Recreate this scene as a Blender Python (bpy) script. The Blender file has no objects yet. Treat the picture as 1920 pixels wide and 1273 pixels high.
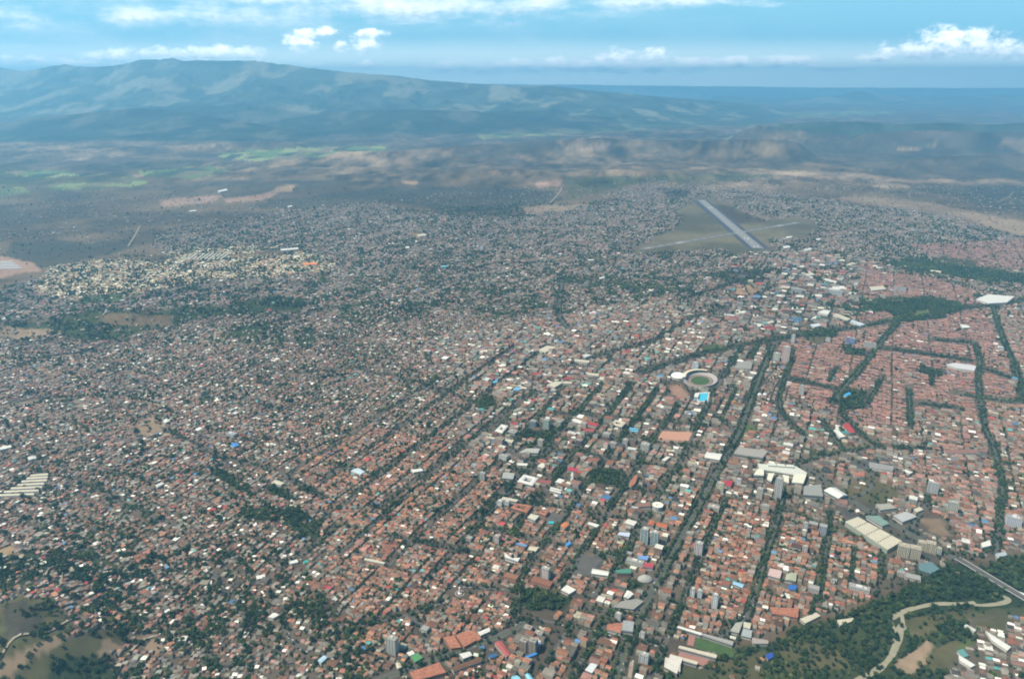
import bpy, math, random
import numpy as np
rng = np.random.default_rng(7); random.seed(7)
S = bpy.context.scene
COL = S.collection
# ------------------------------------------------------------------ camera
F = 1397.0; CX = 960.0; CY = 636.5; PITCH = math.radians(19.2); H = 1100.0
cam = bpy.data.objects.new('camera', bpy.data.cameras.new('camera')); COL.objects.link(cam)
cam.location = (0, 0, H); cam.rotation_euler = (math.radians(90) - PITCH, 0, 0)
cam.data.sensor_width = 36; cam.data.lens = 36 * F / 1920; cam.data.clip_start = 1; cam.data.clip_end = 400000
S.camera = cam
# ------------------------------------------------------------------ light
SUN_EL = math.radians(58); SUN_AZ = math.radians(248)      # azimuth clockwise from +Y
S.view_settings.view_transform = 'Standard'; S.view_settings.look = 'None'
S.view_settings.gamma = 1; S.view_settings.exposure = 0.72
sd = bpy.data.lights.new('sun', 'SUN'); sd.energy = 4.7; sd.angle = math.radians(0.5); sd.color = (1, .90, .73)
so = bpy.data.objects.new('sun', sd); COL.objects.link(so)
sdir = (math.sin(SUN_AZ) * math.cos(SUN_EL), math.cos(SUN_AZ) * math.cos(SUN_EL), math.sin(SUN_EL))
from mathutils import Vector, Matrix
so.rotation_euler = Vector(sdir).to_track_quat('Z', 'Y').to_euler(); so.location = (0, 0, 3000)
HAZE_DENS = 4.6e-5; HAZE_COL = (.27, .67, 1.0)
cy = S.cycles
cy.max_bounces = 4; cy.diffuse_bounces = 2; cy.glossy_bounces = 2; cy.volume_bounces = 3
cy.use_denoising = True; cy.filter_width = 1.9

class NT:
    """small helper to write node trees"""
    def __init__(s, tree): s.t = tree; s.n = tree.nodes; s.l = tree.links
    def node(s, typ, ins=None, **kw):
        n = s.n.new(typ)
        for k, v in kw.items(): setattr(n, k, v)
        for k, v in (ins or {}).items(): s.put(n.inputs[k], v)
        return n
    def put(s, sock, v):
        if isinstance(v, bpy.types.NodeSocket): s.l.new(v, sock)
        elif isinstance(v, bpy.types.Node): s.l.new(v.outputs[0], sock)
        else: sock.default_value = v
    def m(s, op, a, b=0.0, c=0.0, clamp=False):
        n = s.n.new('ShaderNodeMath'); n.operation = op; n.use_clamp = clamp
        for i, v in enumerate((a, b, c)): s.put(n.inputs[i], v)
        return n.outputs[0]
    def mix(s, f, a, b, mode='MIX'):
        n = s.n.new('ShaderNodeMix'); n.data_type = 'RGBA'; n.blend_type = mode
        s.put(n.inputs[0], f); s.put(n.inputs[6], a); s.put(n.inputs[7], b)
        return n.outputs[2]
    def sstep(s, v, lo, hi):
        n = s.n.new('ShaderNodeMapRange'); n.interpolation_type = 'SMOOTHSTEP'
        s.put(n.inputs[0], v); n.inputs[1].default_value = lo; n.inputs[2].default_value = hi
        return n.outputs[0]

def px_dir(px, py):
    u = (px - CX) / F; v = (CY - py) / F
    return np.array([u, math.cos(PITCH) + v * math.sin(PITCH), -math.sin(PITCH) + v * math.cos(PITCH)])

# world: Nishita sky and clouds on the sky dome
W = bpy.data.worlds.new('World'); S.world = W; W.use_nodes = True
t = NT(W.node_tree); W.node_tree.nodes.clear()
sky = t.node('ShaderNodeTexSky', sky_type='NISHITA', sun_disc=False, sun_elevation=SUN_EL, sun_rotation=SUN_AZ,
             altitude=300, air_density=1.0, dust_density=0.6, ozone_density=2.0)
tc = t.node('ShaderNodeTexCoord'); sep = t.node('ShaderNodeSeparateXYZ', {0: tc.outputs['Generated']})
yy = t.m('MAXIMUM', sep.outputs[1], 0.05)
sx = t.m('DIVIDE', sep.outputs[0], yy); tz = t.m('DIVIDE', sep.outputs[2], yy)
cmb = t.node('ShaderNodeCombineXYZ', {0: sx, 1: tz, 2: 0.0})
P1 = t.node('ShaderNodeMapping', {0: cmb, 3: (9, 30, 1)})
P2 = t.node('ShaderNodeMapping', {0: cmb, 3: (38, 66, 1)})
n1 = t.node('ShaderNodeTexNoise', {0: P1, 'Scale': 1.0, 'Detail': 7.0, 'Roughness': .62})
n2 = t.node('ShaderNodeTexNoise', {0: P2, 'Scale': 1.0, 'Detail': 8.0, 'Roughness': .68})
BLOBS_STREAK = [(340, 30, 190, 17), (20, 30, 80, 16), (800, 16, 300, 24), (560, 2, 260, 8), (1250, 6, 190, 10), (30, 88, 50, 6), (1000, 12, 70, 20)]
BLOBS_CUM = [(205, 106, 52, 13), (385, 101, 120, 13), (150, 122, 60, 8), (561, 84, 32, 14), (592, 62, 36, 9), (640, 87, 15, 9), (686, 86, 27, 13),
             (692, 64, 38, 8), (690, 124, 17, 10), (590, 124, 22, 8), (845, 129, 62, 12), (925, 129, 52, 14),
             (985, 126, 60, 15), (1048, 126, 52, 16), (1100, 126, 50, 13), (1150, 117, 40, 20), (1225, 116, 36, 20), (1190, 128, 110, 12), (1300, 124, 70, 14), (1385, 119, 34, 12), (1478, 117, 58, 12), (1560, 128, 60, 8),
             (1800, 80, 80, 25), (1760, 96, 95, 18), (1880, 95, 70, 16), (1700, 100, 60, 12), (1640, 110, 40, 7), (45, 112, 60, 8)]
def blobs(lst):
    acc = None; low = None
    for (px, py, rx, ry) in lst:
        d = px_dir(px, py); s0, t0 = d[0] / d[1], d[2] / d[1]
        a = t.m('MULTIPLY', t.m('SUBTRACT', sx, float(s0)), F / rx * .97); b = t.m('MULTIPLY', t.m('SUBTRACT', tz, float(t0)), F / ry * .93)
        r = t.m('SUBTRACT', 1.0, t.m('ADD', t.m('MULTIPLY', a, a), t.m('MULTIPLY', b, b)))
        r = t.m('MAXIMUM', r, -2.0)
        acc = r if acc is None else t.m('SMOOTH_MAX', acc, r, .3)
        b2 = t.m('MULTIPLY', t.m('MAXIMUM', r, 0.0), b)
        low = b2 if low is None else t.m('ADD', low, b2)
    return acc, low
bs, ls = blobs(BLOBS_STREAK); bc, lc = blobs(BLOBS_CUM)
ds = t.m('ADD', t.m('MULTIPLY', bs, .5), t.m('MULTIPLY', t.m('SUBTRACT', n1.outputs[0], .5), 3.2))
ds = t.m('MULTIPLY', t.sstep(ds, -.2, 1.1), .95)
dc = t.m('ADD', t.m('MULTIPLY', bc, .8), t.m('MULTIPLY', t.m('SUBTRACT', n2.outputs[0], .5), 4.6))
dc = t.m('MULTIPLY', t.sstep(dc, -.25, 1.0), .95)
veil = t.m('MULTIPLY', t.sstep(n1.outputs[0], .35, .7), t.m('MULTIPLY', t.sstep(sx, .55, -.5), .38))
horiz = t.m('MULTIPLY', t.sstep(tz, .055, -.002), .8)
upper = t.m('MULTIPLY', t.sstep(tz, .45, .06), .9)
n3 = t.node('ShaderNodeTexNoise', {0: P2, 'Scale': 1.7, 'Detail': 5.0, 'Roughness': .6})
shade_c = t.sstep(t.m('ADD', t.m('MULTIPLY', lc, .8), t.m('MULTIPLY', t.m('SUBTRACT', n3.outputs[0], .5), 2.2)), -.75, .35)
shade_s = t.sstep(t.m('ADD', t.m('MULTIPLY', ls, 1.2), t.m('MULTIPLY', t.m('SUBTRACT', n3.outputs[0], .45), 2.5)), -.9, .5)
CW = 1.0
SKYB = t.node('ShaderNodeVectorMath', {0: sky, 1: (.050, .057, .058)}, operation='MULTIPLY')
c = t.mix(upper, SKYB.outputs[0], (.20, .47, .62, 1))
c = t.mix(horiz, c, (1.9, 1.9, 1.6, 1))
c = t.mix(veil, c, (.66, .76, .80, 1))
c = t.mix(ds, c, t.mix(shade_s, (.42, .52, .60, 1), (1.02, 1.02, 1.0, 1)))
c = t.mix(dc, c, t.mix(shade_c, (.55, .66, .76, 1), (1.55, 1.48, 1.40, 1)))
bg = t.node('ShaderNodeBackground', {0: c, 1: 1.0})
out = t.node('ShaderNodeOutputWorld', {0: bg})

# ------------------------------------------------------------------ projection and noise
cP, sP = math.cos(PITCH), math.sin(PITCH)
def proj(x, y, z):
    dz = z - H; d = y * cP - dz * sP; up = y * sP + dz * cP
    d = np.maximum(d, 1.0)
    return CX + F * x / d, CY - F * up / d, d
def at(px, py, z=0.0):
    d = px_dir(px, py); k = (H - z) / -d[2]
    return float(d[0] * k), float(d[1] * k)
_lat = np.random.default_rng(99).random((8, 257, 257)).astype(np.float32)
def vnoise(x, y, sc, k=0):
    L = _lat[k % 8]; X = np.asarray(x) / sc + 1000.3 + 37.7 * k; Y = np.asarray(y) / sc + 1000.7 + 11.1 * k
    xi = np.floor(X).astype(np.int64); yi = np.floor(Y).astype(np.int64)
    fx = X - xi; fy = Y - yi; fx = fx * fx * (3 - 2 * fx); fy = fy * fy * (3 - 2 * fy)
    a = L[xi % 256, yi % 256]; b = L[(xi + 1) % 256, yi % 256]; c_ = L[xi % 256, (yi + 1) % 256]; d = L[(xi + 1) % 256, (yi + 1) % 256]
    return (a * (1 - fx) + b * fx) * (1 - fy) + (c_ * (1 - fx) + d * fx) * fy
def fbm(x, y, sc, o=5, k=0, g=.5):
    v = 0; a = 1; s = 0
    for i in range(o):
        v = v + a * vnoise(x, y, sc / 2 ** i, k + i); s += a; a *= g
    return v / s
def ridged(x, y, sc, o=5, k=0):
    v = 0; a = 1; s = 0
    for i in range(o):
        v = v + a * (1 - abs(2 * vnoise(x, y, sc / 2 ** i, k + i) - 1)); s += a; a *= .5
    return v / s
def sm(v, lo, hi):
    q = np.clip((v - lo) / (hi - lo), 0, 1); return q * q * (3 - 2 * q)

# ------------------------------------------------------------------ relief
# crests read off the skyline: (px, py, distance in km), width towards / away from the viewer in m
RIDGES = [
    # the long mountain
    ([(-700, 150, 27), (-300, 140, 27), (0, 128, 27), (45, 134, 26.5), (100, 124, 26), (122, 121, 26), (150, 127, 26), (200, 125, 25.5), (240, 119, 25), (262, 112, 25),
      (300, 112, 25), (320, 109, 25), (345, 114, 25), (420, 114, 25), (480, 114, 25), (540, 122, 25), (600, 130, 25), (670, 138, 25), (682, 138, 25), (740, 142, 25), (800, 150, 25),
      (900, 158, 24.5), (985, 161, 24), (1030, 160, 24), (1100, 169, 24), (1200, 178, 24.5), (1290, 186, 25), (1330, 189, 26), (1420, 196, 27), (1500, 205, 28)], 9500, 9000, 1.0),
    # lower blue foothills in front of it
    ([(-700, 240, 16), (-200, 232, 16), (0, 232, 16), (60, 222, 16), (130, 215, 16), (190, 208, 16), (250, 204, 16), (310, 206, 16), (360, 212, 15.8), (420, 224, 15.5), (500, 236, 15.5), (560, 246, 15), (640, 258, 15)], 2800, 2600, .8),
    ([(440, 240, 17), (520, 226, 17.5), (600, 214, 18), (680, 208, 18), (780, 205, 18), (860, 208, 18), (930, 216, 18), (1010, 226, 18), (1080, 234, 18)], 2800, 3000, .8),
    ([(150, 280, 12), (300, 276, 12.3), (420, 268, 12.5), (500, 263, 12.6), (560, 268, 12.6), (620, 276, 12.6)], 900, 1200, .5),
    # far peak and far hills on the right
    ([(1290, 180, 40), (1340, 178, 40), (1450, 186, 40), (1520, 183, 39), (1570, 179, 38), (1600, 172, 38), (1613, 170, 38), (1630, 174, 38), (1665, 180, 38), (1720, 184, 38), (1800, 181, 38), (1900, 178, 38), (2100, 180, 38), (2500, 186, 38)], 5000, 6000, .5),
    ([(-700, 128, 48), (-100, 118, 48), (0, 122, 48), (45, 130, 48), (60, 126, 48), (120, 120, 48), (160, 124, 48), (200, 133, 48), (260, 140, 48)], 6000, 6000, .6),
    ([(740, 158, 57), (950, 158, 57), (1100, 159, 57), (1300, 161, 57), (1500, 164, 57), (1700, 165, 57), (2500, 165, 57)], 9000, 6000, .2),
    # brown scrub hills beyond the city
    ([(560, 300, 10.5), (640, 290, 10.8), (740, 284, 11), (860, 274, 11.4), (960, 268, 11.8), (1040, 262, 12), (1120, 257, 12.2), (1200, 262, 12.2), (1300, 262, 12.2), (1400, 262, 12)], 1300, 1600, .5),
    ([(1340, 240, 13.2), (1440, 233, 13.8), (1500, 229, 14), (1560, 227, 14.2), (1620, 228, 14.4), (1680, 233, 14.2), (1760, 229, 14), (1850, 232, 14), (1950, 228, 14), (2100, 232, 14), (2500, 234, 14)], 2400, 2600, .9),
    ([(1250, 274, 11.0), (1340, 262, 11.2), (1440, 260, 11.3), (1500, 268, 11), (1560, 280, 10.8)], 900, 1400, .5),
    ([(760, 330, 8.6), (820, 322, 8.8), (900, 318, 8.9), (1000, 318, 8.9), (1060, 326, 8.8), (1150, 318, 8.8), (1250, 318, 8.8), (1330, 322, 8.7)], 700, 900, .45),
    ([(1640, 306, 9.6), (1720, 298, 9.8), (1800, 292, 10), (1900, 290, 10), (2100, 292, 10)], 900, 1200, .45),
    ([(1560, 250, 12.6), (1700, 244, 12.8), (1850, 246, 12.8), (2000, 246, 12.8), (2400, 250, 12.8)], 900, 1200, .4),
    ([(-600, 330, 9), (-100, 318, 9.2), (40, 322, 9.2), (120, 334, 9)], 700, 700, .4),
]
_R = []
for pts, wn, wf, rough in RIDGES:
    s_, y_, z_ = [], [], []
    for (px, py, km) in pts:
        d = px_dir(px, py); k = km * 1000 / d[1]
        s_.append(d[0] / d[1]); y_.append(km * 1000); z_.append(H + d[2] * k)
    _R.append((np.array(s_), np.array(y_), np.array(z_), wn, wf, rough))
# small hills inside the city: photo px, py, height, radius along x, along y, turned by degrees
BUMPS = [(300, 590, 50, 420, 130, 20), (480, 575, 42, 300, 120, 10), (470, 622, 40, 200, 110, 0), (570, 630, 34, 120, 110, 0), (715, 582, 38, 230, 120, 5),
         (150, 610, 34, 330, 120, 10), (60, 600, 26, 300, 160, 0), (880, 560, 22, 260, 120, 0), (40, 1160, 58, 160, 120, 30), (140, 1215, 40, 130, 70, 35), (-140, 1150, 60, 300, 160, 30),
         (20, 1250, 40, 120, 80, 20), (30, 1070, 22, 110, 90, 20), (530, 975, 14, 120, 60, -30), (1330, 525, 24, 260, 110, 0), (1100, 545, 20, 200, 100, 0), (600, 1150, 12, 120, 90, 0),
         (200, 690, 20, 300, 140, 0), (280, 1190, 20, 110, 70, 20)]
_B = []
for (px, py, h_, ax, ay, dg) in BUMPS:
    x0, y0 = at(px, py, h_ * .7); _B.append((x0, y0, h_, ax, ay, math.radians(dg)))
def height(x, y, parts=False):
    x = np.asarray(x, float); y = np.asarray(y, float)
    ys = np.maximum(y, 300.0); s = x / ys
    h = np.zeros_like(x); rid = np.zeros_like(x)
    n1_ = ridged(x, y, 5200, 6, 2); n2_ = fbm(x, y, 2300, 5, 4)
    gl2 = ridged(x + 300 * (n2_ - .5), y * .6, 800, 5, 1); gl = ridged(x + 1500 * (n2_ - .5), y * .4, 1300, 5, 5)
    for (ss, yc, zc, wn, wf, rough) in _R:
        z0 = np.interp(s, ss, zc, left=0, right=0); y0 = np.interp(s, ss, yc)
        y0 = y0 + wn * .12 * (n2_ - .5)
        dd = ys - y0; w = np.where(dd < 0, wn, wf); q = np.clip(1 - np.abs(dd) / w, 0, 1)
        e = np.minimum(sm(s, ss[0], ss[0] + .05), 1 - sm(s, ss[-1] - .05, ss[-1]))
        pr = np.where(dd < 0, q ** 1.25 * (1 - .0), q ** .8)
        # gullies: strongest half way down, none on the crest so that the skyline stays
        g = rough * (1 - q ** 3) * q ** .5 * np.where(dd < 0, 1, .6)
        val = z0 * e * pr * (1 - g * .95 * (1 - gl)) * (1 - g * .5 * (1 - n1_))
        val = val + z0 * e * g * .16 * (gl2 - .5)
        h = np.maximum(h, val); rid = np.maximum(rid, q * e * (z0 > 5))
    far = sm(ys, 7300, 9500) * (1 - .6 * sm(ys, 30000, 60000))
    keep = 1 - sm(rid, .0, .35)
    h = h + far * keep * (ridged(x, y, 900, 4, 1) ** 2 * 52 + 18 * fbm(x, y, 400, 3, 3))
    mid = sm(ys, 900, 1800) * (1 - sm(s, -.12, .02))
    h = h + 9 * mid * fbm(x, y, 700, 3, 6)
    for (x0, y0, hh, ax, ay, a) in _B:
        dx = x - x0; dy = y - y0; u = (dx * math.cos(a) + dy * math.sin(a)) / ax; v = (-dx * math.sin(a) + dy * math.cos(a)) / ay
        r = u * u + v * v
        h = h + hh * np.exp(-r) * (.75 + .5 * fbm(x, y, 90, 3, 2))
    if parts: return h, rid
    return h

# ------------------------------------------------------------------ the lie of the land, as regions
RX0, RY0, RX1, RY1, RS = -620, 140, 2540, 1700, 2
RWd, RHt = (RX1 - RX0) // RS, (RY1 - RY0) // RS
gx, gy = np.meshgrid(RX0 + RS * (np.arange(RWd) + .5), RY0 + RS * (np.arange(RHt) + .5))
def inpoly(px, py, poly):
    r = np.zeros(px.shape, bool); n = len(poly)
    for i in range(n):
        (x1, y1), (x2, y2) = poly[i], poly[(i + 1) % n]
        if y1 == y2: continue
        c_ = ((y1 > py) != (y2 > py)) & (px < (x2 - x1) * (py - y1) / (y2 - y1) + x1)
        r ^= c_
    return r
def pmask(poly):
    xs = [p[0] for p in poly]; ys = [p[1] for p in poly]
    j0 = max(0, int((min(xs) - RX0) / RS) - 1); j1 = min(RWd, int((max(xs) - RX0) / RS) + 2)
    i0 = max(0, int((min(ys) - RY0) / RS) - 1); i1 = min(RHt, int((max(ys) - RY0) / RS) + 2)
    m = np.zeros((RHt, RWd), bool)
    if j1 > j0 and i1 > i0: m[i0:i1, j0:j1] = inpoly(gx[i0:i1, j0:j1], gy[i0:i1, j0:j1], poly)
    return m
def lmask(pts, wpx):
    m = np.zeros((RHt, RWd), bool)
    for (x1, y1), (x2, y2) in zip(pts, pts[1:]):
        dx, dy = x2 - x1, y2 - y1; L2 = dx * dx + dy * dy + 1e-9
        j0 = max(0, int((min(x1, x2) - wpx - RX0) / RS)); j1 = min(RWd, int((max(x1, x2) + wpx - RX0) / RS) + 2)
        i0 = max(0, int((min(y1, y2) - wpx - RY0) / RS)); i1 = min(RHt, int((max(y1, y2) + wpx - RY0) / RS) + 2)
        if j1 <= j0 or i1 <= i0: continue
        X = gx[i0:i1, j0:j1]; Y = gy[i0:i1, j0:j1]
        q = np.clip(((X - x1) * dx + (Y - y1) * dy) / L2, 0, 1)
        m[i0:i1, j0:j1] |= (X - x1 - q * dx) ** 2 + (Y - y1 - q * dy) ** 2 < wpx * wpx
    return m
built = np.zeros((RHt, RWd), np.float32); tree = np.full((RHt, RWd), .006, np.float32)
zone = np.zeros((RHt, RWd), np.int8); gnd = np.zeros((RHt, RWd), np.int8)
# ground kinds -> colour pairs
GK = {0: ((0.050, 0.038, 0.024), (0.125, 0.090, 0.054)),   # dry scrub
      1: ((0.062, 0.050, 0.038), (0.108, 0.086, 0.064)),      # dusty streets and yards
      2: ((0.0185, 0.0297, 0.0132), (0.0396, 0.0495, 0.0211)),    # woodland floor
      3: ((0.040, 0.060, 0.020), (0.080, 0.10, 0.035)),     # watered fields
      4: ((0.198, 0.132, 0.0759), (0.277, 0.198, 0.119)),       # bare sandy earth
      5: ((0.218, 0.132, 0.0924), (0.264, 0.172, 0.125)),        # pink clay
      6: ((.036, .033, .025), (.060, .052, .036)),    # dark scrub, and painted cloud shadow on the far plain
      7: ((0.0462, 0.0495, 0.0231), (0.0924, 0.0792, 0.0396)),      # dry grass
      8: ((0.0462, 0.0449, 0.0436), (0.066, 0.064, 0.062)),    # asphalt lots
      9: ((0.0231, 0.0363, 0.0231), (0.0462, 0.0561, 0.033)),    # mountain forest
      11: ((.066, .058, .034), (.125, .105, .060)),
      10: ((0.145, 0.102, 0.066), (0.224, 0.165, 0.112))}      # pale dirt mixed
def reg(poly, b=None, tr=None, z=None, g=None):
    m = pmask(poly)
    if b is not None: built[m] = b
    if tr is not None: tree[m] = tr
    if z is not None: zone[m] = z
    if g is not None: gnd[m] = g
BIG = 2600
# outskirts
reg([(700, 375), (1000, 350), (1150, 340), (1450, 325), (1700, 345), (BIG, 380), (BIG, 480), (1900, 450), (1600, 400), (700, 430)], b=.025, tr=.012, z=5)
reg([(-700, 380), (100, 372), (300, 362), (520, 372), (700, 375), (760, 400), (640, 420), (400, 470), (200, 500), (-700, 560)], b=.03, tr=.012, z=5, g=0)
reg([(280, 440), (330, 425), (420, 415), (520, 398), (640, 385), (720, 380), (760, 400), (700, 440), (420, 470), (290, 475)], b=.28, tr=.12, z=5, g=0)
city = [(-700, 560), (0, 545), (60, 525), (130, 505), (200, 488), (260, 478), (300, 462), (350, 446), (420, 436), (520, 412), (600, 408), (660, 398), (735, 384), (780, 400),
        (900, 405), (1000, 404), (1060, 396), (1130, 380), (1190, 366), (1240, 350), (1290, 350), (1400, 353), (1440, 362), (1540, 376), (1640, 388), (1700, 398), (1800, 412), (1860, 428), (1920, 445),
        (BIG, 520), (BIG, 1060), (1960, 1040), (1860, 1046), (1800, 1046), (1772, 1062), (1735, 1070), (1700, 1092), (1650, 1104), (1625, 1118), (1600, 1134), (1560, 1152), (1500, 1165), (1460, 1185),
        (1425, 1200), (1380, 1206), (1345, 1232), (1250, 1262), (1235, 1290), (1220, 1700), (-700, 1700)]
reg(city, b=.84, tr=.24, z=0, g=1)
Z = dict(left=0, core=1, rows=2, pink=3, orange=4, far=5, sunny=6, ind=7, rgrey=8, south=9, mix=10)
reg([(-700, 540), (0, 520), (0, 640), (400, 640), (700, 560), (1000, 600), (1250, 600), (1450, 560), (1600, 500), (1700, 480), (BIG, 480), (BIG, 300), (-700, 300)], z=5)
reg([(-700, 300), (BIG, 300), (BIG, 140), (-700, 140)], b=0)
reg([(600, 400), (1330, 370), (1330, 440), (1200, 480), (1250, 600), (1000, 600), (700, 560), (400, 640), (0, 640), (0, 560), (300, 500)], tr=.26)
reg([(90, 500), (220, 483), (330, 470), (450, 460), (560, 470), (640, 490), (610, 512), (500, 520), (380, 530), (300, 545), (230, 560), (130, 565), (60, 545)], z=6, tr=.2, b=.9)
reg([(760, 640), (1020, 600), (1250, 560), (1440, 640), (1400, 780), (1290, 900), (1080, 960), (940, 900), (860, 820), (900, 740)], z=1, b=.90, tr=.15)
reg([(560, 860), (700, 800), (860, 830), (950, 900), (1080, 960), (1180, 960), (1150, 1090), (1040, 1200), (960, 1273), (700, 1273), (640, 1150), (600, 1000)], z=4, b=.87, tr=.22)
reg([(950, 1150), (1180, 1090), (1270, 990), (1300, 1010), (1240, 1280), (1240, 1700), (960, 1700)], z=10, b=.92, tr=.14)
reg([(1150, 960), (1290, 900), (1330, 940), (1270, 1000), (1180, 1090)], z=10, b=.9, tr=.05)
reg([(1330, 930), (1470, 950), (1700, 1060), (1640, 1120), (1380, 1210), (1260, 1200), (1290, 1060)], z=2, b=.92, tr=.10)
reg([(1350, 760), (1560, 760), (1700, 820), (1700, 960), (1560, 950), (1330, 930), (1300, 880)], z=1, b=.84, tr=.08)
reg([(1440, 620), (1560, 610), (1700, 540), (1830, 560), (1920, 600), (1920, 800), (1600, 800), (1480, 740)], z=3, b=.97, tr=.05)
reg([(1380, 480), (1520, 470), (1700, 500), (1700, 560), (1560, 620), (1440, 640), (1330, 600)], z=7, b=.76, tr=.2)
reg([(1620, 500), (1740, 520), (1830, 545), (1800, 570), (1700, 560), (1600, 550)], z=3, b=.95, tr=.02)
reg([(1700, 460), (1920, 450), (BIG, 480), (BIG, 540), (1800, 500)], z=3, b=.9, tr=.06)
reg([(1700, 780), (1920, 760), (BIG, 760), (BIG, 1060), (1860, 1045), (1780, 1020), (1700, 950)], z=8, b=.82, tr=.18)
reg([(1850, 570), (BIG, 560), (BIG, 780), (1910, 780), (1880, 680)], z=8, b=.82, tr=.18)
# leafy parts on the left
reg([(-700, 960), (0, 960), (160, 990), (320, 1010), (520, 1050), (640, 1120), (700, 1220), (640, 1700), (-700, 1700)], b=.84, tr=.5)
reg([(0, 980), (130, 975), (300, 985), (330, 1010), (240, 1030), (110, 1040), (0, 1040)], b=.65, tr=.42)
reg([(500, 1190), (560, 1170), (640, 1190), (660, 1273), (480, 1400)], tr=.4, b=.6)
reg([(280, 1060), (400, 1030), (470, 1070), (420, 1140), (300, 1140)], tr=.36, b=.62)
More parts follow.
